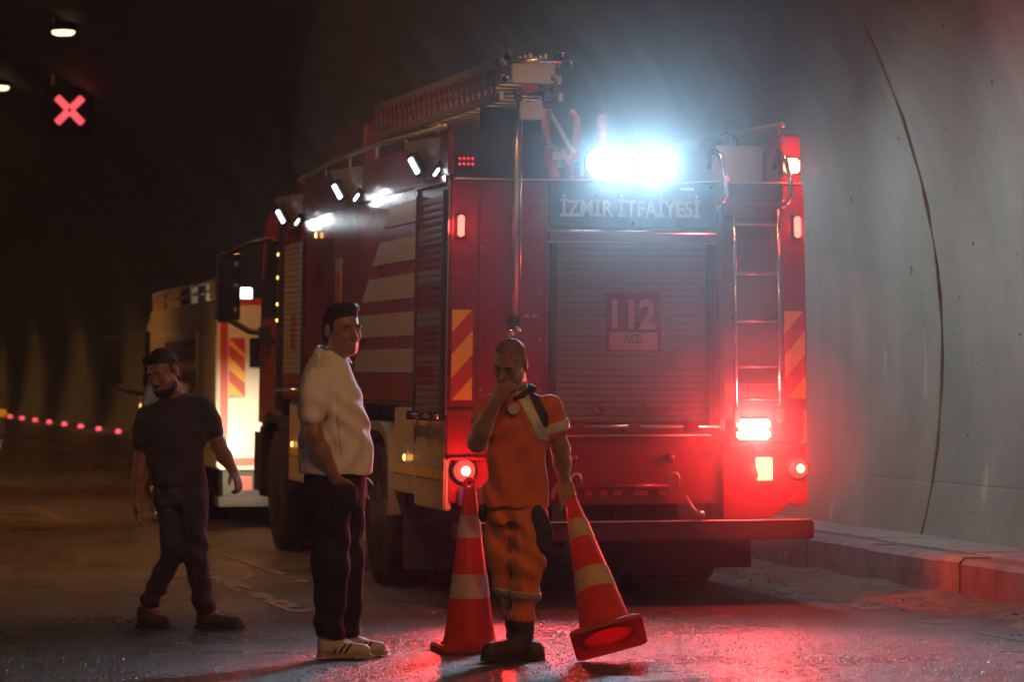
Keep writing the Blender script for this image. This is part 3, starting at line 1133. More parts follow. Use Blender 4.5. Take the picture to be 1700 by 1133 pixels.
for (x, z, r) in ((0.35, 3.59, 0.035), (0.71, 3.59, 0.035), (0.285, 3.545, 0.028), (0.77, 3.545, 0.028), (0.33, 3.44, 0.024), (0.66, 3.45, 0.024)):
    lathe('roller', [(r * 0.3, -0.25), (r * 0.9, -0.235), (r, -0.20), (r * 0.9, -0.165), (r * 0.3, -0.15)], M_BLACK, lad, n=16, axis='y', origin=(x, 0, z))
    lathe('roller_cap', [(r * 0.45, -0.262), (r * 0.3, -0.272), (0.003, -0.275)], M_CHROME, lad, n=12, axis='y', origin=(x, 0, z + 0.004))
for k in range(6):
    box('latch', 0.42 + 0.035 * k, 0.44 + 0.035 * k, -0.215, -0.18, 3.56, 3.585 + 0.01 * (k % 3), M_ALU, lad)
box('end_latch', 0.44, 0.56, -0.205, -0.17, 3.36, 3.40, M_CHR, lad, bev=0.006)
for x in (0.40, 0.60):
    boxes('pulley_block', [(x, x + 0.05, -0.20, -0.15, 3.30, 3.37)], M_BLACK, lad)
    for d in (0.008, 0.03):
        lathe('bolt', [(0.006, -0.208), (0.006, -0.2005)], M_CHROME, lad, n=8, axis='y', origin=(x + d + 0.006, 0, 3.345))
box('ladder_bracket', 0.44, 0.60, -0.16, -0.06, 3.18, 3.31, M_ALU, truck, bev=0.008)
tube('bracket_bar', [(0.42, -0.17, 3.31), (0.56, -0.17, 3.31)], 0.012, M_CHROME, truck, 8)
# cradle carrying the ladder
boxes('ladder_cradle', [(0.28, 0.75, 0.25, 0.33, 3.10, 3.295), (0.28, 0.75, 2.2, 2.28, 2.803, 3.315), (0.28, 0.75, 3.7, 3.78, 2.803, 3.33)], M_BLACK, truck)
# lowering pole
tube('ladder_pole', [(0.432, -0.10, 1.86), (0.432, -0.10, 3.19)], 0.02, M_ALU, truck, 12)
tube('ladder_pole', [(0.465, -0.10, 2.05), (0.465, -0.10, 3.19)], 0.009, M_CHROME, truck, 8)
box('pole_clamp', 0.40, 0.47, -0.13, -0.001, 1.84, 1.90, M_BLACK, truck, bev=0.01)
lathe('clamp_knob', [(0.02, -0.17), (0.024, -0.155), (0.02, -0.131)], M_CHROME, truck, n=12, axis='y', origin=(0.44, 0, 1.815))
lathe('clamp_knob', [(0.02, -0.17), (0.024, -0.155), (0.02, -0.131)], M_CHROME, truck, n=12, axis='y', origin=(0.395, 0, 1.79))
# ladder guide with red hose / tools in the middle of the roof
tube('support_strut', [(0.68, 0.0, 3.26), (0.80, -0.02, 3.05), (0.86, 0.0, 2.98)], 0.016, M_CREAM, truck, 8)
tube('hose', [(0.665, 0.05, 3.27), (0.665, 0.05, 3.16), (0.68, 0.05, 3.05)], 0.034, M_HOSE, truck, 12)
tube('hose', [(0.70, 0.04, 3.02), (0.70, 0.03, 2.9), (0.72, 0.03, 2.81)], 0.05, M_HOSE, truck, 12)
tube('hose', [(0.92, 0.3, 2.81), (0.90, 0.3, 2.95), (0.96, 0.3, 3.1), (0.95, 0.3, 3.24), (0.91, 0.3, 3.27)], 0.03, M_HOSE, truck, 12)
tube('hose', [(1.14, 0.3, 2.81), (1.14, 0.3, 3.26)], 0.034, M_HOSE, truck, 12)
tube('hose', [(0.79, 0.1, 3.0), (0.84, 0.08, 2.92), (0.90, 0.08, 2.95), (0.88, 0.08, 3.02)], 0.022, M_HOSE, truck, 10)
box('label_plate', 0.70, 0.77, -0.035, -0.028, 2.93, 2.98, M_CREAM, truck)

# --- rear sign
box('sign_panel', 0.688, 1.862, -0.018, -0.001, 2.487, 2.788, M_NAVY, truck, bev=0.004, seg=1)
text('lettering', 'İZMİR İTFAİYESİ', 0.15, M_LETT, truck, (0.775, -0.020, 2.565), (R(90), 0, 0), 0.0015, 0.0042, width=0.955)
for (x, z) in ((0.73, 2.76), (0.73, 2.515), (1.27, 2.515), (1.82, 2.76), (1.82, 2.515), (1.27, 2.76)):
    lathe('screw', [(0.009, -0.024), (0.009, -0.0185)], M_CHROME, truck, n=8, axis='y', origin=(x, 0, z))
box('maker_mark', 1.60, 1.70, -0.021, -0.0185, 2.742, 2.757, M_LETT, truck)
box('trim_strip', 0.67, 1.86, -0.035, -0.001, 2.452, 2.470, M_CHROME, truck, bev=0.004, seg=1)
box('shutter_header', 0.68, 1.86, -0.028, -0.001, 2.398, 2.448, M_DRED, truck)
box('trim_strip', 0.67, 1.86, -0.032, -0.001, 2.388, 2.396, M_ALU, truck)

# panel joints and rivets of the rear face
for x in (0.205, 0.655):
    box('panel_joint', x, x + 0.006, -0.0025, -0.0005, 1.32, 2.78, M_BLACK, truck)
for z in (1.42, 1.75, 2.05, 2.35, 2.65):
    for x in (0.63, 0.23):
        lathe('rivet', [(0.007, -0.005), (0.005, -0.0008)], M_ALU, truck, n=8, axis='y', origin=(x, 0, z))
for x in (0.52, 0.575):
    box('reflector', x, x + 0.035, -0.008, -0.0006, 1.895, 1.912, M_WHITE, truck, bev=0.002, seg=1)

# --- rear shutter with print
shr = empty('shutter', (0, 0, 0), 0, truck)
prt = [(1.672, 2.063, 1.082, 1.462)]
M_SH3 = stripe_mat('rear_shutter_print', (0.135, 0.12, 0.125), (0.15, 0.010, 0.014), truck, prt, 'X', None)
n = 27
z0, z1 = 1.205, 2.385
dz = (z1 - z0) / n
for i in range(n):
    a, b = z0 + i * dz + 0.0012, z0 + (i + 1) * dz - 0.0012
    prism('slat', [(0.0, a), (-0.011, a + 0.0015), (-0.0125, (a + b) / 2), (-0.011, b - 0.0015), (0.0, b)], 'x', 0.735, 1.79, M_SH3, shr)
box('slat_backing', 0.735, 1.79, -0.0015, -0.0005, z0, z1, M_BLACK, shr)
box('guide_rail', 0.695, 0.734, -0.035, -0.001, 1.19, 2.386, M_BLACK, shr)
box('guide_rail', 1.791, 1.832, -0.035, -0.001, 1.19, 2.386, M_BLACK, shr)
M_112 = pbr('emergency_number_print', (0.27, 0.13, 0.13), 0.5, var=0.08)
text('number_print', '112', 0.26, M_112, shr, (1.125, -0.0165, 1.83), (R(90), 0, 0), 0.001, 0.010, width=0.30)
o = box('number_plate_print', 1.105, 1.44, -0.0165, -0.0145, 1.683, 1.80, M_112, shr, bev=0.0009)
M_DK = pbr('dark_print', (0.10, 0.03, 0.035), 0.6)
text('number_print', 'ACİL', 0.085, M_DK, shr, (1.205, -0.0175, 1.726), (R(90), 0, 0), 0.0006, 0.002, width=0.14)
text('maker_print', 'rosenbauer', 0.10, M_DK, shr, (1.13, -0.0155, 1.262), (R(90), 0, 0), 0.0008, 0.003, width=0.415)
# maker's emblem: a rounded square hook
tube('maker_print', [(1.075, -0.0155, 1.325), (1.02, -0.0155, 1.325), (1.0, -0.0155, 1.305), (1.0, -0.0155, 1.28), (1.02, -0.0155, 1.262), (1.06, -0.0155, 1.262), (1.075, -0.0155, 1.285), (1.075, -0.0155, 1.30), (1.035, -0.0155, 1.30)], 0.010, M_DK, shr, 8)
# bar under the shutter
tube('shutter_bar', [(0.80, -0.07, 1.178), (1.85, -0.07, 1.178)], 0.016, M_CHROME, truck)
boxes('bar_clamp', [(a, a + 0.085, -0.09, -0.001, 1.14, 1.205) for a in (0.83, 1.215, 1.62)], M_DRED, truck)
tube('shutter_bar', [(0.80, -0.045, 1.120), (1.80, -0.045, 1.120)], 0.008, M_ALU, truck)

# --- ladder column at the right of the rear
box('ladder_column', 1.862, 2.33, -0.010, -0.001, 1.22, 2.79, M_SLAT, truck, bev=0.003, seg=1)
box('column_edge', 1.866, 1.905, -0.028, -0.0105, 1.15, 2.60, M_SLAT, truck, bev=0.004, seg=1)
prism('locker_box', [(-0.11, 2.79), (-0.011, 2.79), (-0.011, 2.56), (-0.05, 2.58), (-0.10, 2.66)], 'x', 1.905, 2.31, M_SLAT, truck, bev=0.008)
rl = empty('rear_ladder', (0, 0, 0), 0, truck)
for x in (1.967, 2.275):
    tube('ladder_rail', [(x, -0.085, 1.30), (x, -0.085, 2.62)], 0.013, M_CHROME, rl, 10)
for z in (2.515, 2.19, 1.875, 1.575, 1.36):
    tube('rung', [(1.967, -0.085, z), (2.275, -0.085, z)], 0.009, M_ALU, rl, 8)
for x in (1.967, 2.275):
    for z in (1.32, 1.89, 2.54):
        tube('standoff', [(x, -0.085, z), (x, -0.0105, z)], 0.01, M_ALU, rl, 8)
    box('foot', x - 0.02, x + 0.02, -0.105, -0.065, 1.20, 1.299, M_ALU, rl, bev=0.005)
boxes('folding_step', [(2.0, 2.24, -0.07, -0.03, 1.445, 1.46), (2.02, 2.22, -0.06, -0.03, 1.41, 1.42)], M_ALU, truck)
# grab handles
for x, lean in ((1.845, 1), (2.305, -1)):
    tube('grab_handle', [(x + 0.005, 0.10, 2.90), (x, 0.06, 2.985), (x + 0.015, 0.0, 3.01), (x + 0.03, -0.08, 2.97), (x + 0.05 * 1, -0.13, 2.83), (x + 0.055, -0.13, 2.72), (x + 0.04, -0.10, 2.665), (x + 0.02, -0.035, 2.655)], 0.017, M_CHROME, truck, 12)
    lathe('handle_foot', [(0.03, -0.045), (0.03, -0.011)], M_ALU, truck, n=14, axis='y', origin=(x + 0.02, 0, 2.655))

# --- chevron boards
def chevrons(x0, x1, z0, z1):
    t = empty('chevron_board', (0, 0, 0), 0, truck)
    box('board', x0, x1, -0.008, -0.001, z0, z1, M_CHR, t)
    w = x1 - x0
    h = (z1 - z0) / 3.5
    st = w * 1.12

    def clip(poly):
        out = []
        for zl, keep in ((z0, 1), (z1, -1)):
            out = []
            for i in range(len(poly)):
                p, q = poly[i], poly[(i + 1) % len(poly)]
                ip, iq = keep * (p[1] - zl) >= 0, keep * (q[1] - zl) >= 0
                if ip:
                    out.append(p)
                if ip != iq:
                    f = (zl - p[1]) / (q[1] - p[1])
                    out.append((p[0] + f * (q[0] - p[0]), zl))
            poly = out
            if not poly:
                return poly
        return poly
    k = z0 - st - 0.05
    k = z1 - h - st * 0.05
    for zz in (z1 - 0.15, z1 - 0.15 - 0.30, z1 - 0.15 - 0.60):
        p = clip([(x0, zz), (x1, zz + st), (x1, zz + st + 0.155), (x0, zz + 0.155)])
        if len(p) >= 3:
            prism('chevron', p, 'y', -0.0105, -0.0085, M_ORG, t)
    return t


chevrons(0.03, 0.172, 1.355, 1.945)
chevrons(2.338, 2.482, 1.36, 1.945)

# --- rear lamps
def lampbox(name, x, z, w, h, mat, d=0.03, rim=True):
    t = empty(name, (0, 0, 0), 0, truck)
    if rim:
        box('bezel', x - w / 2 - 0.012, x + w / 2 + 0.012, -0.02, -0.0005, z - h / 2 - 0.012, z + h / 2 + 0.012, M_BLACK, t, bev=0.005)
    box('lens', x - w / 2, x + w / 2, -0.02 - d, -0.0205, z - h / 2, z + h / 2, mat, t, bev=min(w, h) * 0.22, seg=3)
    return t


lampbox('flash_lamp', 2.40, 2.915, 0.115, 0.10, E_REDHOT)
lampbox('marker_lamp_or_glint', 2.435, 2.506, 0.045, 0.14, E_RED)
lampbox('marker_lamp_or_glint', 0.075, 2.49, 0.045, 0.14, E_RED)
t = empty('flash_lamp', (0, 0, 0), 0, truck)
for zz in (1.192, 1.122):
    box('lens', 1.978, 2.212, -0.075, -0.03, zz - 0.034, zz + 0.034, E_REDHOT, t, bev=0.016, seg=3)
box('bezel', 1.965, 2.225, -0.0295, 0.019, 1.075, 1.238, M_BLACK, t, bev=0.006)
t = empty('tail_lamp', (0, 0, 0), 0, truck)
prism('lens', [(2.125, 0.97), (2.235, 0.97), (2.235, 0.815), (2.13, 0.815), (2.145, 0.85), (2.125, 0.90)], 'y', -0.03, 0.010, E_ORANGE, t, bev=0.005)


def roundlamp(x, z, r, sgn):
    t = empty('tail_lamp', (0, 0, 0), 0, truck)
    lathe('bezel', [(r * 1.15, 0.009), (r * 1.15, -0.02), (r * 1.02, -0.024)], M_BLACK, t, n=28, axis='y', origin=(x, 0, z))
    lathe('lens', [(r, -0.0245), (r * 0.92, -0.045), (r * 0.6, -0.066), (r * 0.2, -0.072), (0.004, -0.073)], M_LENS, t, n=28, axis='y', origin=(x, 0, z))
    lathe('bulb', [(r * 0.42, -0.0735), (r * 0.4, -0.08), (r * 0.2, -0.088), (0.003, -0.09)], E_REDHOT, t, n=18, axis='y', origin=(x, 0, z))


roundlamp(0.125, 0.895, 0.075, -1)
roundlamp(2.415, 0.895, 0.07, 1)
# LED cluster top left
t = empty('led_cluster', (0, 0, 0), 0, truck)
box('cluster_case', 0.045, 0.175, -0.004, 0.019, 2.875, 2.95, M_BLACK, t)
for r_ in range(2):
    for c_ in range(4):
        lathe('led', [(0.011, -0.0045), (0.009, -0.010), (0.002, -0.012)], E_REDDIM, t, n=8, axis='y', origin=(0.065 + 0.03 * c_, 0, 2.895 + 0.036 * r_))
# licence plate
pl = box('licence_plate', 0.085, 0.60, -0.02, -0.012, 0.665, 0.785, M_NAVY, truck, bev=0.003, seg=1)
box('plate_band', 0.092, 0.135, -0.0225, -0.0205, 0.672, 0.778, M_BLUE, pl)
text('plate_lettering', '3', 0.13, M_LETT, pl, (0.155, -0.0225, 0.68), (R(90), 0, 0), 0.001, 0.002, width=0.06)
# tow gear and fittings under the shutter
for x in (0.885, 1.555):
    tube('shackle', [(x - 0.035, 0.03, 0.76), (x - 0.035, 0.0, 0.83), (x - 0.02, -0.01, 0.862), (x, -0.015, 0.87), (x + 0.02, -0.01, 0.862), (x + 0.035, 0.0, 0.83), (x + 0.035, 0.03, 0.76)], 0.010, M_ALU, truck, 8)
    lathe('plug', [(0.03, 0.055), (0.03, 0.03), (0.015, 0.02)], M_DRED, truck, n=14, axis='y', origin=(x - 0.01, 0, 0.97))
tube('pipe', [(0.93, 0.02, 0.785), (1.52, 0.02, 0.785)], 0.018, M_DRED, truck)
for x in (0.96, 1.06, 1.16, 1.29, 1.34, 1.46):
    box('tag_plate', x, x + 0.05, 0.045, 0.058, 0.72, 0.755, M_CHR, truck)
tube('latch', [(1.63, -0.02, 0.72), (1.67, -0.05, 0.64), (1.70, -0.07, 0.60)], 0.010, M_ALU, truck, 8)
lathe('latch_knob', [(0.01, -0.11), (0.026, -0.10), (0.026, -0.07), (0.012, -0.06)], M_CHROME, truck, n=12, axis='y', origin=(1.715, 0, 0.60))
tube('cable', [(2.20, 0.05, 0.68), (2.18, 0.03, 0.62), (2.17, 0.04, 0.57)], 0.008, M_BLACK, truck, 6)
lathe('side_reflector', [(0.03, 0.001), (0.03, 0.02)], M_BLACK, truck, n=10, axis='x', origin=(2.5, 0.1, 1.2))
lathe('side_reflector', [(0.02, 0.001), (0.02, 0.02)], M_BLACK, truck, n=10, axis='x', origin=(2.5, 0.1, 2.66))

# --- floodlights on the roof edge
def flood(x, z):
    t = empty('floodlight', (0, 0, 0), 0, truck)
    lathe('case', [(0.06, 0.13), (0.105, 0.09), (0.118, 0.0), (0.118, -0.012), (0.108, -0.014)], M_BLACK, t, n=28, axis='y', origin=(x, 0, z))
    lathe('lens', [(0.106, -0.0145), (0.10, -0.022), (0.05, -0.03), (0.004, -0.032)], E_FLOOD, t, n=28, axis='y', origin=(x, 0, z))
    boxes('bracket', [(x - 0.14, x - 0.121, 0.0, 0.04, z - 0.085, z + 0.02), (x + 0.121, x + 0.14, 0.0, 0.04, z - 0.085, z + 0.02)], M_ALU, t)
    spot('floodlight_light', (x, -0.10, z), (0, -1, -0.16), P_FLOOD, (0.50, 0.79, 1.0), 146, 1.0, 0.09, truck)


flood(1.05, 2.915)
flood(1.39, 2.905)

# red light thrown by the lamps
RC = (1.0, 0.045, 0.04)
for (x, y_, z, p) in ((2.40, -0.11, 2.915, 8), (2.435, -0.10, 2.506, 2), (0.075, -0.10, 2.49, 1.2), (2.095, -0.17, 1.157, 70), (2.18, -0.12, 0.895, 8), (2.415, -0.14, 0.895, 5), (0.125, -0.14, 0.895, 12)):
    point('red_lamp_light', (x, y_, z), p * P_RED, RC, 0.05, truck)
spot('red_lamp_light', (2.095, -0.20, 1.157), (-0.42, -1, -0.03), 340 * P_RED, RC, 84, 0.8, 0.06, truck)
spot('red_lamp_light', (0.125, -0.18, 0.895), (0.12, -1, 0.02), 380 * P_RED, RC, 96, 0.8, 0.05, truck)
point('red_lamp_light', (2.56, 0.15, 2.93), 9 * P_RED, RC, 0.04, truck)

# --- cab
cab = prism('cab', [(6.78, 1.05), (6.78, 2.86), (7.0, 2.96), (7.75, 2.96), (8.02, 2.80), (8.14, 1.95), (8.16, 1.05), (7.72, 1.05), (7.62, 1.15), (6.9, 1.15)], 'x', 0.015, 2.485, M_RED, truck, bev=0.03)
box('cab_bumper', -0.01, 2.51, 7.68, 8.24, 0.42, 1.045, M_BLACK, truck, bev=0.05)
prism('side_window', [(6.98, 2.02), (6.98, 2.70), (7.70, 2.70), (7.98, 2.04)], 'x', 0.002, 0.014, M_GLASS, truck)
prism('side_window', [(6.98, 2.02), (6.98, 2.70), (7.70, 2.70), (7.98, 2.04)], 'x', 2.486, 2.498, M_GLASS, truck)
box('cab_pillar', -0.03, 0.013, 6.80, 6.93, 1.2, 2.84, M_BLACK, truck, bev=0.01)
prism('windscreen', [(8.045, 2.70), (8.16, 2.0), (8.17, 2.0), (8.055, 2.70)], 'x', 0.12, 2.38, M_GLASS, truck)
box('door_handle', -0.02, 0.013, 7.05, 7.22, 1.78, 1.83, M_BLACK, truck, bev=0.006)
for zz in (2.55, 2.35, 2.12, 1.98):
    lathe('marker_lamp_or_glint', [(0.016, -0.031), (0.013, -0.04), (0.002, -0.043)], E_AMBER, truck, n=10, axis='x', origin=(0, 6.865, zz))  # glowing dots stand in for ceiling-lamp reflections on the pillar
# cab roof beacon and deflector
prism('roof_fairing', [(6.80, 2.961), (6.80, 3.10), (6.95, 3.16), (7.25, 3.08), (7.5, 2.965)], 'x', 0.12, 2.38, M_ALU, truck, bev=0.03)
lathe('beacon', [(0.09, 3.0), (0.09, 3.10), (0.07, 3.16), (0.01, 3.19)], M_ORG, truck, n=20, origin=(0.30, 6.72, 0))
# mirror and arms
mi = empty('wing_mirror', (0, 0, 0), 0, truck)
box('mirror_case', -0.40, -0.17, 8.12, 8.22, 1.98, 2.62, M_BLACK, mi, bev=0.03)
box('mirror_glass', -0.385, -0.185, 8.112, 8.1195, 2.0, 2.34, M_GLASS, mi, bev=0.003, seg=1)
box('mirror_glass', -0.385, -0.185, 8.112, 8.1195, 2.36, 2.60, M_GLASS, mi, bev=0.003, seg=1)
tube('mirror_arm', [(0.02, 7.6, 2.72), (-0.15, 7.9, 2.68), (-0.30, 8.17, 2.60)], 0.022, M_BLACK, mi, 8)
tube('mirror_arm', [(0.02, 7.65, 1.88), (-0.12, 7.9, 1.90), (-0.26, 8.17, 2.0)], 0.03, M_BLACK, mi, 8)
box('arm_mount', -0.06, 0.013, 7.5, 7.75, 1.78, 1.94, M_BLACK, mi, bev=0.01)
# headlights shining forward on the truck ahead
for x in (0.35, 2.15):
    t = empty('headlight', (0, 0, 0), 0, truck)
    box('lens', x - 0.14, x + 0.14, 8.241, 8.255, 0.68, 0.88, E_HEAD, t, bev=0.005, seg=1)
    spot('headlight_light', (x, 8.30, 0.78), (-0.05, 1, 0.02), P_HEAD, (1.0, 0.80, 0.50), 38, 0.9, 0.07, truck)
WARP[0] = None


# --- smoke volumes added for the glare of the rear lamps, thinning outwards (even density in each nested puff)
def glare_puff(name, label, c, shells):
    t = empty(name, (0, 0, 0), 0.0)
    w = truck.matrix_basis @ Vector(c)
    t.location = w
    t['kind'] = 'stuff'
    t['label'] = label
    t['category'] = 'smoke'
    for (r_, dens) in shells:
        m = bpy.data.materials.new('smoke')
        m.use_nodes = True
        nt = m.node_tree
        nt.nodes.remove(nt.nodes['Principled BSDF'])
        pv_ = nt.nodes.new('ShaderNodeVolumePrincipled')
        pv_.inputs['Color'].default_value = (0.80, 0.90, 0.97, 1)
        pv_.inputs['Density'].default_value = dens
        pv_.inputs['Anisotropy'].default_value = 0.2
        nt.links.new(pv_.outputs[0], nt.nodes['Material Output'].inputs['Volume'])
        bm = bmesh.new()
        bmesh.ops.create_icosphere(bm, subdivisions=4, radius=r_)
        me = bpy.data.meshes.new('glare_wisp')
        bm.to_mesh(me)
        bm.free()
        link('glare_wisp', me, m, t)


glare_puff('smoke', 'added smoke volume giving the glare around the two white floodlights on the roof edge', (1.22, -0.05, 3.08), ((0.55, 0.034), (1.1, 0.030), (2.2, 0.022)))
glare_puff('smoke', 'dense smoke volume added for the glare of the left one of the two floodlights', (1.05, -0.08, 2.915), ((0.20, 0.20),))
glare_puff('smoke', 'dense smoke volume added for the glare of the right one of the two floodlights', (1.39, -0.08, 2.905), ((0.19, 0.19),))
glare_puff('smoke', 'added smoke volume giving the red glare around the flashing lamp low on the rear', (2.09, -0.14, 1.12), ((0.35, 0.16), (0.75, 0.13), (1.3, 0.06)))

# ================================================================== WHITE RESCUE TRUCK AHEAD
TR2 = R(12.0)
tr2 = empty('rescue_truck', (-2.92, 31.0, 0), TR2)
tag(tr2, 'white rescue truck with red and yellow rear markings, parked ahead', 'truck')
W2 = 2.3
M_BGREY = pbr('bumper_grey', (0.09, 0.085, 0.08), 0.6, var=0.3, scale=6)
box('body', 0, W2, 0, 7.0, 0.56, 2.26, M_TWHITE, tr2, bev=0.02)
box('edge_stripe', 0.03, 0.105, -0.006, -0.001, 0.70, 2.235, M_CHR, tr2)
box('edge_stripe', 0.12, W2 - 0.1, -0.006, -0.001, 2.20, 2.262, M_CHR, tr2)
box('edge_stripe', 0.11, W2 - 0.1, -0.006, -0.001, 0.60, 0.68, M_CHR, tr2)
# striped marker board
ch = empty('chevron_board', (0, 0, 0), 0, tr2)
box('board', 0.115, 0.275, -0.010, -0.0065, 1.28, 1.87, M_CHR, ch)
for zz in (1.80, 1.55, 1.30):
    zt = min(1.868, zz + 0.14)
    prism('chevron', [(0.117, zz), (0.273, max(1.282, zz - 0.13)), (0.273, max(1.284, zt - 0.16)), (0.117, zt)], 'y', -0.0125, -0.0105, M_ORG, ch)
box('rear_window', 0.32, 0.86, -0.008, -0.001, 1.575, 1.87, M_GLASS, tr2)
box('rear_bumper', 0.0, W2, -0.12, 0.3, 0.20, 0.30, M_BGREY, tr2, bev=0.01)
box('bumper_recess', 0.05, W2 - 0.05, -0.03, 0.3, 0.301, 0.55, M_BLACK, tr2)
boxes('tail_lamp', [(0.20, 0.34, -0.05, -0.031, 0.36, 0.50)], M_CHR, tr2)
boxes('tail_lamp', [(0.40, 0.62, -0.05, -0.031, 0.36, 0.50)], M_CHR, tr2)
# left side details
for (a, b) in ((0.05, 1.5), (1.75, 5.2), (5.25, 6.9)):
    box('side_panel', -0.012, -0.001, a, b, 0.75, 1.95 if a > 1 else 1.88, M_TWHITE, tr2, bev=0.004, seg=1)
for k in range(9):
    box('slat', -0.02, -0.0125, 1.85, 5.1, 0.85 + 0.115 * k, 0.955 + 0.115 * k, M_SLAT, tr2)
box('side_stripe', -0.026, -0.0205, 1.85, 5.1, 1.55, 1.63, M_ORG, tr2)
box('side_stripe', -0.026, -0.0205, 1.85, 5.1, 1.28, 1.36, M_ORG, tr2)
for (a, b) in ((0.08, 6.9),):
    tube('roof_rail', [(0.05, a, 2.46), (0.05, b, 2.46)], 0.02, M_ALU, tr2)
    tube('roof_rail', [(0.05, a, 2.36), (0.05, b, 2.36)], 0.016, M_ALU, tr2)
for yy in (0.1, 0.75, 1.25, 2.6, 4.4, 5.1, 6.2, 6.8):
    box('rail_post', 0.02, 0.09, yy, yy + 0.09, 2.26, 2.475, M_CREAM, tr2, bev=0.01)
box('roof_lamp', 0.14, 0.5, 1.2, 1.9, 2.27, 2.40, E_WHITE, tr2, bev=0.01)
lathe('beacon', [(0.08, 2.26), (0.08, 2.36), (0.06, 2.42), (0.01, 2.44)], M_ORG, tr2, n=16, origin=(0.9, 0.3, 0))
for sx, x in ((-1, 0.16), (1, W2 - 0.16)):
    wheel(tr2, x, 1.8, sx, r=0.42, w=0.28)
    wheel(tr2, x, 7.4, sx, r=0.42, w=0.28)
prism('cab', [(7.05, 0.45), (7.05, 2.18), (7.7, 2.18), (8.4, 1.35), (8.75, 1.2), (8.8, 0.45)], 'x', 0.03, W2 - 0.03, M_TWHITE, tr2, bev=0.04)
prism('side_window', [(7.2, 1.35), (7.2, 2.02), (7.65, 2.02), (8.2, 1.36)], 'x', 0.015, 0.029, M_GLASS, tr2)
m2 = empty('wing_mirror', (0, 0, 0), 0, tr2)
box('mirror_case', -0.52, -0.26, 8.0, 8.1, 1.38, 1.98, M_BLACK, m2, bev=0.03)
box('mirror_glass', -0.505, -0.275, 7.99, 7.9995, 1.42, 1.94, M_GLASS, m2)
tube('mirror_arm', [(0.03, 7.9, 1.25), (-0.2, 8.0, 1.30), (-0.38, 8.05, 1.40)], 0.03, M_BLACK, m2, 8)
lathe('marker_lamp_or_glint', [(0.03, -0.001), (0.025, -0.02), (0.004, -0.03)], E_AMBER, tr2, n=10, axis='x', origin=(0.03, 8.5, 1.0))
lathe('marker_lamp_or_glint', [(0.03, -0.001), (0.025, -0.02), (0.004, -0.03)], E_AMBER, tr2, n=10, axis='x', origin=(0.03, 8.4, 1.1))

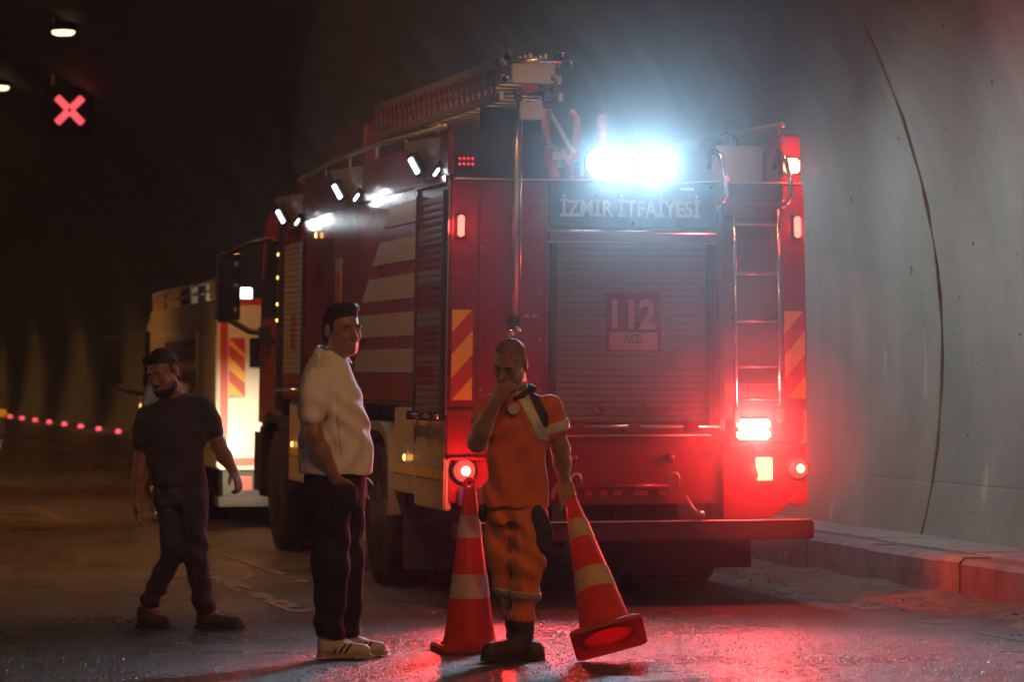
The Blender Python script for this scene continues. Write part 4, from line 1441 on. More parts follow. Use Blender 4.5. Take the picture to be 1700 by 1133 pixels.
# ================================================================== FIGURES (implicit surfaces meshed by surface nets)
class Sdf:
    """a solid blended from tapered capsules, ellipsoids and lofted elliptical tubes"""

    def __init__(self):
        self.items = []        # (function, mode, k, lo, hi)

    def _add(self, fn, k, lo, hi, mode='u'):
        self.items.append((fn, mode, k, np.array(lo, float), np.array(hi, float)))

    def cap(self, a, b, ra, rb, k=0.02, mode='u'):
        a, b = np.array(a, np.float32), np.array(b, np.float32)
        ba = b - a
        L2 = float(ba @ ba) + 1e-9

        def fn(P):
            h = np.clip((P - a) @ ba / L2, 0, 1)
            q = P - a - h[:, None] * ba
            return np.sqrt((q * q).sum(1)) - (ra + (rb - ra) * h)
        m = max(ra, rb)
        self._add(fn, k, np.minimum(a, b) - m, np.maximum(a, b) + m, mode)
        return self

    def chain(self, pts, rs, k=0.02):
        for i in range(len(pts) - 1):
            self.cap(pts[i], pts[i + 1], rs[i], rs[i + 1], k)
        return self

    def ell(self, c, r, rot=None, k=0.02, mode='u'):
        c, r = np.array(c, np.float32), np.array(r, np.float32)
        Rm = np.eye(3, dtype=np.float32) if rot is None else np.array(rot, np.float32)

        def fn(P):
            q = (P - c) @ Rm
            k0 = np.sqrt(((q / r) ** 2).sum(1))
            k1 = np.sqrt(((q / (r * r)) ** 2).sum(1)) + 1e-9
            return k0 * (k0 - 1) / k1
        m = float(max(r))
        self._add(fn, k, c - m, c + m, mode)
        return self

    def loft(self, secs, k=0.02, mode='u', power=2.0):
        """secs: (z, cx, cy, rx, ry, yaw) from low to high"""
        S = np.array(secs, np.float32)
        z = S[:, 0]

        def fn(P):
            zz = np.clip(P[:, 2], z[0], z[-1])
            cx, cy, rx, ry, yw = [np.interp(zz, z, S[:, i]) for i in range(1, 6)]
            dx, dy = P[:, 0] - cx, P[:, 1] - cy
            c, s = np.cos(yw), np.sin(yw)
            u, v = dx * c + dy * s, -dx * s + dy * c
            k0 = (np.abs(u / rx) ** power + np.abs(v / ry) ** power) ** (1 / power)
            d = (k0 - 1) * np.minimum(rx, ry)
            dz = np.maximum(z[0] - P[:, 2], P[:, 2] - z[-1])
            return np.where(dz > 0, np.where(d > 0, np.hypot(d, dz), dz), np.maximum(d, dz))
        m = float(S[:, 3:5].max())
        lo = np.array([S[:, 1].min() - m, S[:, 2].min() - m, z[0]])
        hi = np.array([S[:, 1].max() + m, S[:, 2].max() + m, z[-1]])
        self._add(fn, k, lo, hi, mode)
        return self

    def plane(self, p, n, k=0.0):
        """cut away everything on the +n side of the plane"""
        p, n = np.array(p, np.float32), np.array(n, np.float32)
        n = n / np.linalg.norm(n)
        self._add(lambda P: (P - p) @ n, k, p, p, 'i')
        return self

    def wave(self, fn):
        self._add(fn, 0, (0, 0, 0), (0, 0, 0), 'd')
        return self

    def __call__(self, P):
        """only the primitives whose box comes near the points are evaluated"""
        d = np.full(len(P), 9.0, np.float32)
        plo, phi = P.min(0), P.max(0)
        for fn, mode, k, lo, hi in self.items:
            if mode == 'u':
                pad = 0.075
                if np.any(phi < lo - pad) or np.any(plo > hi + pad):
                    continue
                e = fn(P)
                if k > 0:
                    h = np.clip(0.5 + 0.5 * (d - e) / k, 0, 1)
                    d = d * (1 - h) + e * h - k * h * (1 - h)
                else:
                    d = np.minimum(d, e)
            elif mode == 's':
                if np.any(phi < lo - 0.05) or np.any(plo > hi + 0.05):
                    continue
                e = -fn(P)
                h = np.clip(0.5 - 0.5 * (d - e) / k, 0, 1)
                d = d * (1 - h) + e * h + k * h * (1 - h)
            elif mode == 'i':
                e = fn(P)
                if k > 0:
                    h = np.clip(0.5 - 0.5 * (d - e) / k, 0, 1)
                    d = d * (1 - h) + e * h + k * h * (1 - h)
                else:
                    d = np.maximum(d, e)
            elif mode == 'd':
                d = d + fn(P)
        return d

    def bounds(self):
        us = [i for i in self.items if i[1] == 'u']
        return np.min([i[3] for i in us], 0) - 0.03, np.max([i[4] for i in us], 0) + 0.03


def nets(sdf, h):
    lo, hi = sdf.bounds()
    B = 4
    n = (np.ceil((hi - lo) / (h * B)).astype(int) + 1)
    N = n * B
    D = np.full(N, 9.0, np.float32)
    off = np.stack(np.meshgrid(*[np.arange(B)] * 3, indexing='ij'), -1).reshape(-1, 3)
    Q = 7
    for bx in range(0, n[0], Q):
        for by in range(0, n[1], Q):
            for bz in range(0, n[2], Q):
                # coarse look at the block centres of one neighbourhood, then only the blocks near the surface
                rg = [np.arange(s, min(s + Q, m)) for s, m in zip((bx, by, bz), n)]
                G = np.stack(np.meshgrid(*rg, indexing='ij'), -1).reshape(-1, 3)
                dc = sdf((lo + (G + 0.5) * h * B).astype(np.float32))
                ins = G[dc < -0.02]
                if len(ins):
                    idx = (ins[:, None, :] * B + off[None]).reshape(-1, 3)
                    D[idx[:, 0], idx[:, 1], idx[:, 2]] = -1.0
                act = G[np.abs(dc) < h * B * 1.6 + 0.012]
                if len(act):
                    idx = (act[:, None, :] * B + off[None]).reshape(-1, 3)
                    D[idx[:, 0], idx[:, 1], idx[:, 2]] = sdf((lo + idx * h).astype(np.float32))
    I = D < 0
    c = np.zeros((N[0] - 1, N[1] - 1, N[2] - 1), np.int8)
    for dx in (0, 1):
        for dy in (0, 1):
            for dz in (0, 1):
                c += I[dx:N[0] - 1 + dx, dy:N[1] - 1 + dy, dz:N[2] - 1 + dz]
    cells = np.argwhere((c > 0) & (c < 8))
    vid = np.full(c.shape, -1, np.int32)
    vid[cells[:, 0], cells[:, 1], cells[:, 2]] = np.arange(len(cells))
    corners = np.array([(x, y, z) for x in (0, 1) for y in (0, 1) for z in (0, 1)])
    vals = np.stack([D[cells[:, 0] + q[0], cells[:, 1] + q[1], cells[:, 2] + q[2]] for q in corners], 1)
    acc = np.zeros((len(cells), 3))
    cnt = np.zeros(len(cells))
    for i in range(8):
        for j in range(i + 1, 8):
            if np.abs(corners[i] - corners[j]).sum() == 1:
                a, b = vals[:, i], vals[:, j]
                m = (a < 0) != (b < 0)
                t = np.where(m, a / np.where(m, a - b, 1), 0)[:, None]
                acc += np.where(m[:, None], corners[i] + t * (corners[j] - corners[i]), 0)
                cnt += m
    V = lo + (cells + acc / np.maximum(cnt, 1)[:, None]) * h
    F = []
    for ax_ in range(3):
        s0 = [slice(1, N[k] - 1) for k in range(3)]
        s1 = [slice(1, N[k] - 1) for k in range(3)]
        s0[ax_] = slice(0, N[ax_] - 1)
        s1[ax_] = slice(1, N[ax_])
        a, b = I[tuple(s0)], I[tuple(s1)]
        e = np.argwhere(a != b)
        if not len(e):
            continue
        fl = a[e[:, 0], e[:, 1], e[:, 2]]
        g = e.copy()
        for k in range(3):
            if k != ax_:
                g[:, k] += 1
        u, v = [(1, 2), (2, 0), (0, 1)][ax_]
        q = []
        for du, dv in ((-1, -1), (0, -1), (0, 0), (-1, 0)):
            w = g.copy()
            w[:, u] += du
            w[:, v] += dv
            q.append(vid[w[:, 0], w[:, 1], w[:, 2]])
        q = np.stack(q, 1)
        q[~fl] = q[~fl][:, ::-1]
        F.append(q)
    F = np.concatenate(F)
    F = F[(F >= 0).all(1)]
    return V, F


def sdf_obj(name, sdf, h, mat, parent, smooth_iter=1):
    V, F = nets(sdf, h)
    if smooth_iter:
        # light Laplacian pass takes the voxel steps out
        e = np.concatenate([F[:, [0, 1]], F[:, [1, 2]], F[:, [2, 3]], F[:, [3, 0]]])
        for _ in range(smooth_iter):
            s = np.zeros_like(V)
            c = np.zeros(len(V))
            for a, b in ((0, 1), (1, 0)):
                np.add.at(s, e[:, a], V[e[:, b]])
                np.add.at(c, e[:, a], 1)
            V = 0.5 * V + 0.5 * s / np.maximum(c, 1)[:, None]
    me = bpy.data.meshes.new(name)
    me.from_pydata(V.tolist(), [], F.tolist())
    me.polygons.foreach_set('use_smooth', [True] * len(me.polygons))
    me.update()
    return link(name, me, mat, parent)


def bristle(o, count, length, lean=0.6, seed=1, lift=None):
    """short strands growing out of a hair surface, so its outline is uneven"""
    rg = random.Random(seed)
    me = o.data
    vs = [v.co.copy() for v in me.vertices]
    ns = [v.normal.copy() for v in me.vertices]
    fs = [tuple(p.vertices) for p in me.polygons]
    V, F = list(vs), list(fs)
    for _ in range(count):
        i = rg.randrange(len(vs))
        d = (ns[i] + Vector((rg.uniform(-1, 1), rg.uniform(-1, 1), rg.uniform(-1, 1))) * lean).normalized()
        s = d.orthogonal().normalized() * 0.0016
        s.rotate(Matrix.Rotation(rg.uniform(0, 6.28), 3, d))
        k = len(V)
        p = vs[i] - ns[i] * 0.002
        V += [p - s, p + s, p + d * length * rg.uniform(0.5, 1.2)]
        F.append((k, k + 1, k + 2))
    m2 = bpy.data.meshes.new(me.name)
    m2.from_pydata([tuple(v) for v in V], [], F)
    m2.polygons.foreach_set('use_smooth', [True] * len(m2.polygons))
    m2.materials.append(me.materials[0])
    o.data = m2
    return o


def rot3(yaw, pitch, roll):
    return np.array(Euler((R(pitch), R(roll), R(yaw)), 'YXZ').to_matrix())


class Head:
    """head frame: forward is -y, up is +z, height of chin to crown about 0.24"""

    def __init__(self, c, yaw=0, pitch=0, roll=0, s=1.0):
        self.c, self.s = np.array(c, float), s
        self.R = np.array((Matrix.Rotation(R(yaw), 3, 'Z') @ Matrix.Rotation(R(roll), 3, 'Y') @ Matrix.Rotation(R(pitch), 3, 'X')))

    def p(self, x, y, z):
        return self.c + self.R @ (np.array((x, y, z)) * self.s)

    def build(self, S, jaw=1.0):
        s, Rm = self.s, self.R
        E = lambda c, r, k=0.02, mode='u': S.ell(self.p(*c), np.array(r) * s, Rm, k, mode)
        E((0, 0.012, 0.032), (0.076, 0.096, 0.090), 0.03)
        E((0, -0.03, -0.03), (0.060, 0.064, 0.085), 0.03)
        E((0, -0.042, -0.088), (0.044 * jaw, 0.046, 0.034), 0.03)
        for q in (-1, 1):
            E((q * 0.038 * jaw, -0.012, -0.070), (0.028, 0.04, 0.034), 0.03)
            E((q * 0.036, -0.066, -0.022), (0.024, 0.024, 0.022), 0.02)
        S.cap(self.p(-0.036, -0.084, 0.020), self.p(0.036, -0.084, 0.020), 0.012 * s, 0.012 * s, 0.018)
        for q in (-1, 1):
            S.ell(self.p(q * 0.031, -0.100, 0.000), np.array((0.017, 0.014, 0.011)) * s, Rm, 0.012, 's')
        for q in (-1, 1):
            E((q * 0.031, -0.079, -0.001), (0.014, 0.012, 0.011), 0.006)
        S.cap(self.p(0, -0.090, 0.008), self.p(0, -0.112, -0.028), 0.009 * s, 0.013 * s, 0.012)
        for q in (-1, 1):
            E((q * 0.012, -0.100, -0.032), (0.010, 0.012, 0.009), 0.008)
        E((0, -0.088, -0.060), (0.024, 0.014, 0.007), 0.008)
        E((0, -0.087, -0.072), (0.021, 0.014, 0.008), 0.008)
        E((0, -0.082, -0.100), (0.020, 0.014, 0.014), 0.014)
        for q in (-1, 1):
            S.ell(self.p(q * 0.079, 0.012, -0.002), np.array((0.010, 0.020, 0.032)) * s, Rm, 0.008)
        return S

    def features(self, parent):
        for q in (-1, 1):
            b = tube('eyebrow', [self.p(q * 0.014, -0.0975, 0.020), self.p(q * 0.032, -0.0985, 0.026), self.p(q * 0.050, -0.086, 0.020)], [0.004, 0.0055, 0.003], M_HAIR, parent, 6)
            v, f = lathevf([(0.001, -0.0075), (0.005, -0.006), (0.0078, 0), (0.005, 0.006), (0.001, 0.0075)], 10)
            e = self.p(q * 0.031, -0.0835, -0.001)
            mesh('eye', [(x + e[0], y + e[1], z + e[2]) for x, y, z in v], f, M_GLASS, parent, smooth=True)


def hand(S, wrist, d, side, palm_n, curl=0.4, spread=0.10, thumb=True, size=1.0):
    """wrist position, finger direction d, `side` = direction towards the thumb, palm_n = palm normal (fingers curl towards it)"""
    w = np.array(wrist, float)
    d = np.array(d, float) / np.linalg.norm(d)
    n = np.array(palm_n, float)
    n = n - d * (n @ d)
    n /= np.linalg.norm(n)
    t = np.array(side, float)
    t = t - d * (t @ d) - n * (t @ n)
    t /= np.linalg.norm(t)
    z = size
    Rm = np.stack([d, t, n], 1)
    S.ell(w + d * 0.045 * z, np.array((0.052, 0.042, 0.017)) * z, Rm, 0.02)
    for i, (off, ln) in enumerate(((0.031, 0.072), (0.011, 0.082), (-0.010, 0.076), (-0.029, 0.060))):
        p = w + d * 0.080 * z + t * off * z
        dd = d + t * spread * (off / 0.03)
        a = curl * 0.5
        prev = p - d * 0.02 * z
        rr = 0.0092 * z
        S.cap(prev, p, rr * 1.1, rr, 0.006)
        for q, fr in enumerate((0.45, 0.30, 0.25)):
            v = dd * math.cos(a) + n * math.sin(a)
            v /= np.linalg.norm(v)
            e = p + v * ln * fr * z
            S.cap(p, e, rr, rr * 0.92, 0.004)
            p = e
            rr *= 0.93
            a += curl
    if thumb:
        p = w + d * 0.022 * z + t * 0.034 * z
        v = d * 0.62 + t * 0.72 + n * 0.30
        v /= np.linalg.norm(v)
        e = p + v * 0.038 * z
        S.cap(p, e, 0.013 * z, 0.011 * z, 0.010)
        v2 = d * 0.88 + t * 0.35 + n * 0.35
        v2 /= np.linalg.norm(v2)
        S.cap(e, e + v2 * 0.032 * z, 0.0105 * z, 0.009 * z, 0.004)
    return S


def folds(amp, fx, fy, fz, ph=0.0, zc=None, zw=0.2):
    def fn(P):
        a = np.sin(P @ np.array((fx, fy, fz), np.float32) + ph + 1.2 * np.sin(P[:, 2] * 9 + P[:, 0] * 11))
        w = 1.0 if zc is None else np.exp(-((P[:, 2] - zc) / zw) ** 2)
        return (amp * a * w).astype(np.float32)
    return fn


def shoe(S, heel, toe, h=0.075, w=0.048, k=0.02, up=None):
    heel, toe = np.array(heel, float), np.array(toe, float)
    d = toe - heel
    L = np.linalg.norm(d)
    d /= L
    a = heel + d * 0.045
    b = toe - d * 0.045
    m = heel + d * L * 0.42
    S.cap(a + (0, 0, 0.045), m + (0, 0, 0.042), 0.043, 0.044, k)
    S.cap(m + (0, 0, 0.042), b + (0, 0, 0.036), 0.046, 0.038, k)
    S.cap(a + (0, 0, 0.05), a + np.array((0, 0, h + 0.02)), 0.040, 0.041, k)
    S.cap(a + (0, 0, h + 0.01), m + (0, 0, 0.06), 0.036, 0.034, k)
    S.plane((0, 0, min(heel[2], toe[2]) + 0.004), (0, 0, -1), 0.004)
    return S


def sole(name, heel, toe, mat, parent, w=0.052, t=0.022, z0=0.0):
    heel, toe = Vector(heel), Vector(toe)
    d = (toe - heel)
    L = d.length
    d.normalize()
    s = d.cross(Vector((0, 0, 1))).normalized()
    prof = [(0.0, 0.55), (0.03, 0.80), (0.12, 0.86), (0.35, 0.74), (0.55, 0.80), (0.72, 1.0), (0.86, 0.92), (0.96, 0.6), (1.0, 0.25)]
    out = [heel + d * L * f + s * w * q for f, q in prof] + [heel + d * L * f - s * w * q for f, q in reversed(prof)]
    n = len(out)
    V = [(p.x, p.y, p.z + z0) for p in out] + [(p.x, p.y, p.z + z0 + t) for p in out]
    F = [tuple(range(n - 1, -1, -1)), tuple(range(n, 2 * n))] + [(i, (i + 1) % n, n + (i + 1) % n, n + i) for i in range(n)]
    o = mesh(name, V, F, mat, parent)
    return o


M_SKIN = pbr('skin', (0.22, 0.105, 0.07), 0.45, var=0.12, scale=18, bump=0.0006, bscale=300, sheen=1.0)
M_SKIN2 = pbr('skin_tanned', (0.20, 0.092, 0.06), 0.45, var=0.12, scale=18, bump=0.0006, bscale=300, sheen=1.0)
M_HAIR = pbr('dark_hair', (0.018, 0.013, 0.010), 0.55, var=0.4, scale=60, bump=0.004, bscale=220)
M_STUB = pbr('grey_stubble', (0.16, 0.10, 0.075), 0.7, var=0.25, scale=80, bump=0.001, bscale=300)
M_POLO = pbr('white_polo_cotton', (0.66, 0.67, 0.76), 0.85, var=0.06, scale=9, bump=0.001, bscale=260, sheen=0.2, crease=0.030)
M_TEE = pbr('dark_tee_cotton', (0.030, 0.027, 0.040), 0.85, var=0.2, scale=7, bump=0.001, bscale=240, sheen=0.2, crease=0.030)
M_BLKT = pbr('black_trousers', (0.008, 0.008, 0.010), 0.8, var=0.2, scale=7, bump=0.001, bscale=200, spec=0.25, crease=0.030)
M_JEAN = pbr('dark_jeans', (0.040, 0.038, 0.062), 0.8, var=0.3, scale=9, bump=0.0015, bscale=260, sheen=0.1, crease=0.030)
M_ORSH = pbr('orange_work_shirt', (0.66, 0.135, 0.022), 0.8, var=0.12, scale=7, bump=0.001, bscale=220, transl=0.22, sheen=0.3, crease=0.030)
M_ORTR = pbr('orange_work_trousers', (0.54, 0.13, 0.024), 0.8, var=0.2, scale=7, bump=0.0015, bscale=200, sheen=0.3, crease=0.030)
M_REFL = pbr('grey_reflective_tape', (0.40, 0.39, 0.42), 0.35, var=0.15, scale=20)
M_DARKC = pbr('dark_navy_cloth', (0.03, 0.022, 0.03), 0.85, var=0.2, scale=9)
M_BOOT = pbr('brown_boot_leather', (0.035, 0.022, 0.016), 0.6, var=0.3, scale=14, bump=0.002, bscale=90)
M_SNK = pbr('white_trainer', (0.40, 0.36, 0.31), 0.55, var=0.1, scale=14)
M_DSNK = pbr('dark_trainer', (0.05, 0.038, 0.034), 0.65, var=0.25, scale=14, bump=0.0015, bscale=120)
M_SOLE = pbr('rubber_sole', (0.30, 0.26, 0.20), 0.8, var=0.15, scale=14)
M_DSOLE = pbr('dark_rubber_sole', (0.03, 0.027, 0.025), 0.85, var=0.15, scale=14)
M_FIRE = pbr('firefighter_cloth', (0.05, 0.055, 0.065), 0.85, var=0.2, scale=9)
HB, HC = 0.0055, 0.0075      # voxel sizes: skin, cloth


def hair_cap(head, mat, parent, line=0.060, thick=0.009, sidet=0.004, quiff=0.0, h=0.006):
    """short hair: full on top, cropped at the sides, running down to sideburns and nape"""
    S = Sdf()
    s, Rm = head.s, head.R
    S.ell(head.p(0, 0.014, 0.034), np.array((0.076 + sidet, 0.096 + sidet, 0.090 + thick)) * s, Rm, 0.0)
    S.ell(head.p(0, 0.032, -0.02), np.array((0.073 + sidet * .6, 0.078 + sidet, 0.080)) * s, Rm, 0.02)
    for q in (-1, 1):
        S.ell(head.p(q * 0.058, -0.012, -0.012), np.array((0.018 + sidet, 0.030, 0.05)) * s, Rm, 0.012)
    if quiff:
        S.ell(head.p(0, -0.058, 0.108), np.array((0.052, 0.036, 0.020 + quiff)) * s, Rm, 0.025)
    c0, Rt = head.c.astype(np.float32), head.R.astype(np.float32)

    def region(P):
        q = (P - c0) @ Rt / s
        top = (line - 0.012 * np.abs(q[:, 0]) / 0.05 + 0.15 * np.maximum(0, q[:, 1] + 0.05) * -1) - q[:, 2]
        side = np.maximum(-0.026 - q[:, 1], -0.002 - q[:, 2])
        nape = np.maximum(0.030 - q[:, 1], -0.088 - q[:, 2])
        return (np.minimum(np.minimum(top, side), nape) * s).astype(np.float32)
    S._add(region, 0.004, head.c, head.c, 'i')
    for q in (-1, 1):
        S.ell(head.p(q * 0.084, 0.012, -0.004), np.array((0.022, 0.025, 0.036)) * s, Rm, 0.004, 's')
    S.wave(folds(0.0015, 160, 60, 40))
    o = sdf_obj('hair', S, h, mat, parent, 1)
    return bristle(o, 2600, 0.010 if thick > 0.004 else 0.003, 0.7) if thick > 0.004 else bristle(o, 1500, 0.0035, 0.5)


# ------------------------------------------------------------------ man in the white polo shirt
def man_polo():
    p = None
    H = Head((-0.004, -0.02, 1.765), yaw=38, pitch=2, roll=0, s=1.13)
    S = Sdf()
    H.build(S, 1.08)
    S.cap(H.p(0, 0.03, -0.06), (-0.055, 0.02, 1.56), 0.062, 0.070, 0.03)
    # torso (facing right and a little to the camera), full in front
    yw = R(-62)          # long axis of the section (shoulder line) turned away from the picture plane
    S.loft([(0.90, -0.045, 0.02, 0.155, 0.115, yw), (1.10, -0.045, 0.02, 0.15, 0.12, yw), (1.35, -0.06, 0.02, 0.165, 0.11, yw), (1.50, -0.07, 0.02, 0.14, 0.085, yw), (1.58, -0.06, 0.02, 0.07, 0.06, yw)], 0.03)
    # near arm, hand in the trouser pocket
    sh, el, wr = (-0.135, -0.165, 1.50), (-0.145, -0.228, 1.205), (-0.035, -0.190, 0.975)
    S.chain([sh, el], [0.058, 0.047], 0.03)
    S.chain([el, (-0.10, -0.215, 1.11), wr], [0.047, 0.046, 0.032], 0.03)
    hand(S, wr, (0.30, 0.28, -0.90), (0.6, -0.6, 0.1), (0.3, 0.9, 0.1), 0.25)
    # far arm: bent forward, hand in the other pocket
    sh2, el2, wr2 = (-0.02, 0.19, 1.49), (0.0, 0.24, 1.20), (0.060, 0.17, 0.975)
    S.chain([sh2, el2, wr2], [0.056, 0.045, 0.032], 0.03)
    hand(S, wr2, (0.2, -0.2, -0.95), (0.7, 0.5, 0.1), (0.2, -0.9, 0.1), 0.25)
    # legs
    for (hx, hy, kx, ky, ax_, ay) in ((-0.05, -0.085, -0.040, -0.075, -0.055, -0.06), (-0.02, 0.095, 0.005, 0.095, 0.02, 0.08)):
        S.chain([(hx, hy, 0.92), (kx, ky, 0.50), (ax_, ay, 0.10)], [0.085, 0.055, 0.04], 0.03)
        S.cap((ax_, ay, 0.09), (ax_ + 0.13, ay - 0.02, 0.045), 0.036, 0.026, 0.02)
    body = sdf_obj('person', S, HB, M_SKIN, p)
    body.location = (-0.915, 16.97, 0.0)
    tag(body, 'man in white polo shirt and black trousers with hands in pockets', 'person')
    H.features(body)
    hair_cap(H, M_HAIR, body, line=0.072, thick=0.010, sidet=0.004, quiff=0.010)
    # polo shirt
    T = Sdf()
    T.loft([(0.985, -0.040, 0.015, 0.215, 0.196, yw), (1.08, -0.040, 0.015, 0.222, 0.192, yw), (1.20, -0.046, 0.015, 0.225, 0.182, yw), (1.34, -0.060, 0.015, 0.222, 0.165, yw), (1.44, -0.076, 0.015, 0.212, 0.150, yw),
            (1.51, -0.085, 0.015, 0.190, 0.128, yw), (1.57, -0.085, 0.015, 0.152, 0.110, yw), (1.62, -0.078, 0.015, 0.110, 0.094, yw), (1.655, -0.070, 0.015, 0.082, 0.076, yw)], 0.03, power=2.2)
    T.cap((-0.130, -0.155, 1.485), (-0.142, -0.205, 1.375), 0.085, 0.078, 0.03)
    T.cap((-0.142, -0.205, 1.375), (-0.146, -0.212, 1.33), 0.078, 0.079, 0.01)
    T.cap((-0.03, 0.18, 1.485), (-0.01, 0.225, 1.34), 0.078, 0.074, 0.03)
    T.wave(folds(0.0102, 26, 14, 40, 0.6, 1.30, 0.12))
    T.wave(folds(0.0068, 38, 20, -24, 2.0, 1.08, 0.15))
    sh_o = sdf_obj('polo_shirt', T, HC, M_POLO, body, 2)
    # collar: a folded band round the neck, open at the throat
    Cc = Sdf()
    n = 18
    pts = []
    for i in range(n + 1):
        f = R(22 + 316 * i / n)
        pts.append((-0.058 + 0.080 * math.cos(f - R(30)), 0.015 + 0.080 * math.sin(f - R(30)), 1.648 - 0.034 * math.cos(f)))
    Cc.chain(pts, [0.0065] * (n + 1), 0.004)
    Cc.chain([(q[0] + (q[0] + 0.058) * 0.10, q[1] + (q[1] - 0.015) * 0.10, q[2] - 0.014) for q in pts], [0.0065] * (n + 1), 0.010)
    Cc.chain([(q[0] + (q[0] + 0.058) * 0.24, q[1] + (q[1] - 0.015) * 0.24, q[2] - 0.030) for q in pts], [0.0065] * (n + 1), 0.012)
    sdf_obj('collar', Cc, 0.006, M_POLO, sh_o, 1)
    # trousers
    Q = Sdf()
    Q.loft([(0.80, -0.045, 0.015, 0.195, 0.150, yw), (0.92, -0.045, 0.015, 0.200, 0.165, yw), (1.02, -0.042, 0.015, 0.195, 0.160, yw)], 0.04)
    Q.ell((0.005, -0.150, 0.885), (0.075, 0.060, 0.085), None, 0.03)
    Q.ell((0.070, 0.120, 0.885), (0.060, 0.055, 0.085), None, 0.03)
    Q.chain([(-0.070, -0.085, 0.86), (-0.062, -0.080, 0.50), (-0.070, -0.062, 0.115)], [0.122, 0.098, 0.080], 0.04)
    Q.chain([(-0.005, 0.095, 0.86), (0.018, 0.097, 0.50), (0.018, 0.085, 0.13)], [0.115, 0.090, 0.075], 0.02)
    Q.plane((0, 0, 0.105), (0, 0, -1))
    Q.wave(folds(0.0102, 10, 6, 34, 0.3, 0.18, 0.12))
    Q.wave(folds(0.0068, 16, 8, 26, 1.1, 0.70, 0.2))
    tr = sdf_obj('trousers', Q, HC, M_BLKT, body, 2)
    # trainers with three dark stripes
    for (heel, toe) in (((-0.135, -0.06, 0.0), (0.160, -0.115, 0.0)), ((-0.035, 0.085, 0.0), (0.235, 0.055, 0.0))):
        K = Sdf()
        shoe(K, heel, toe)
        so = sdf_obj('shoe', K, 0.006, M_SNK, body, 1)
        sole('sole', heel, toe, M_SOLE, so, w=0.054)
        hv, tv = Vector(heel), Vector(toe)
        d = (tv - hv).normalized()
        s = d.cross(Vector((0, 0, 1)))
        if s.y > 0:
            s = -s
        for k in range(3):
            c = hv + d * (0.105 + 0.030 * k) + s * 0.046
            tube('stripe', [c + Vector((0, 0, 0.028)) + s * 0.002, c + d * 0.014 + Vector((0, 0, 0.052)) - s * 0.002, c + d * 0.03 + Vector((0, 0, 0.074)) - s * 0.014], 0.0055, M_BLKT, so, 6)
    return body


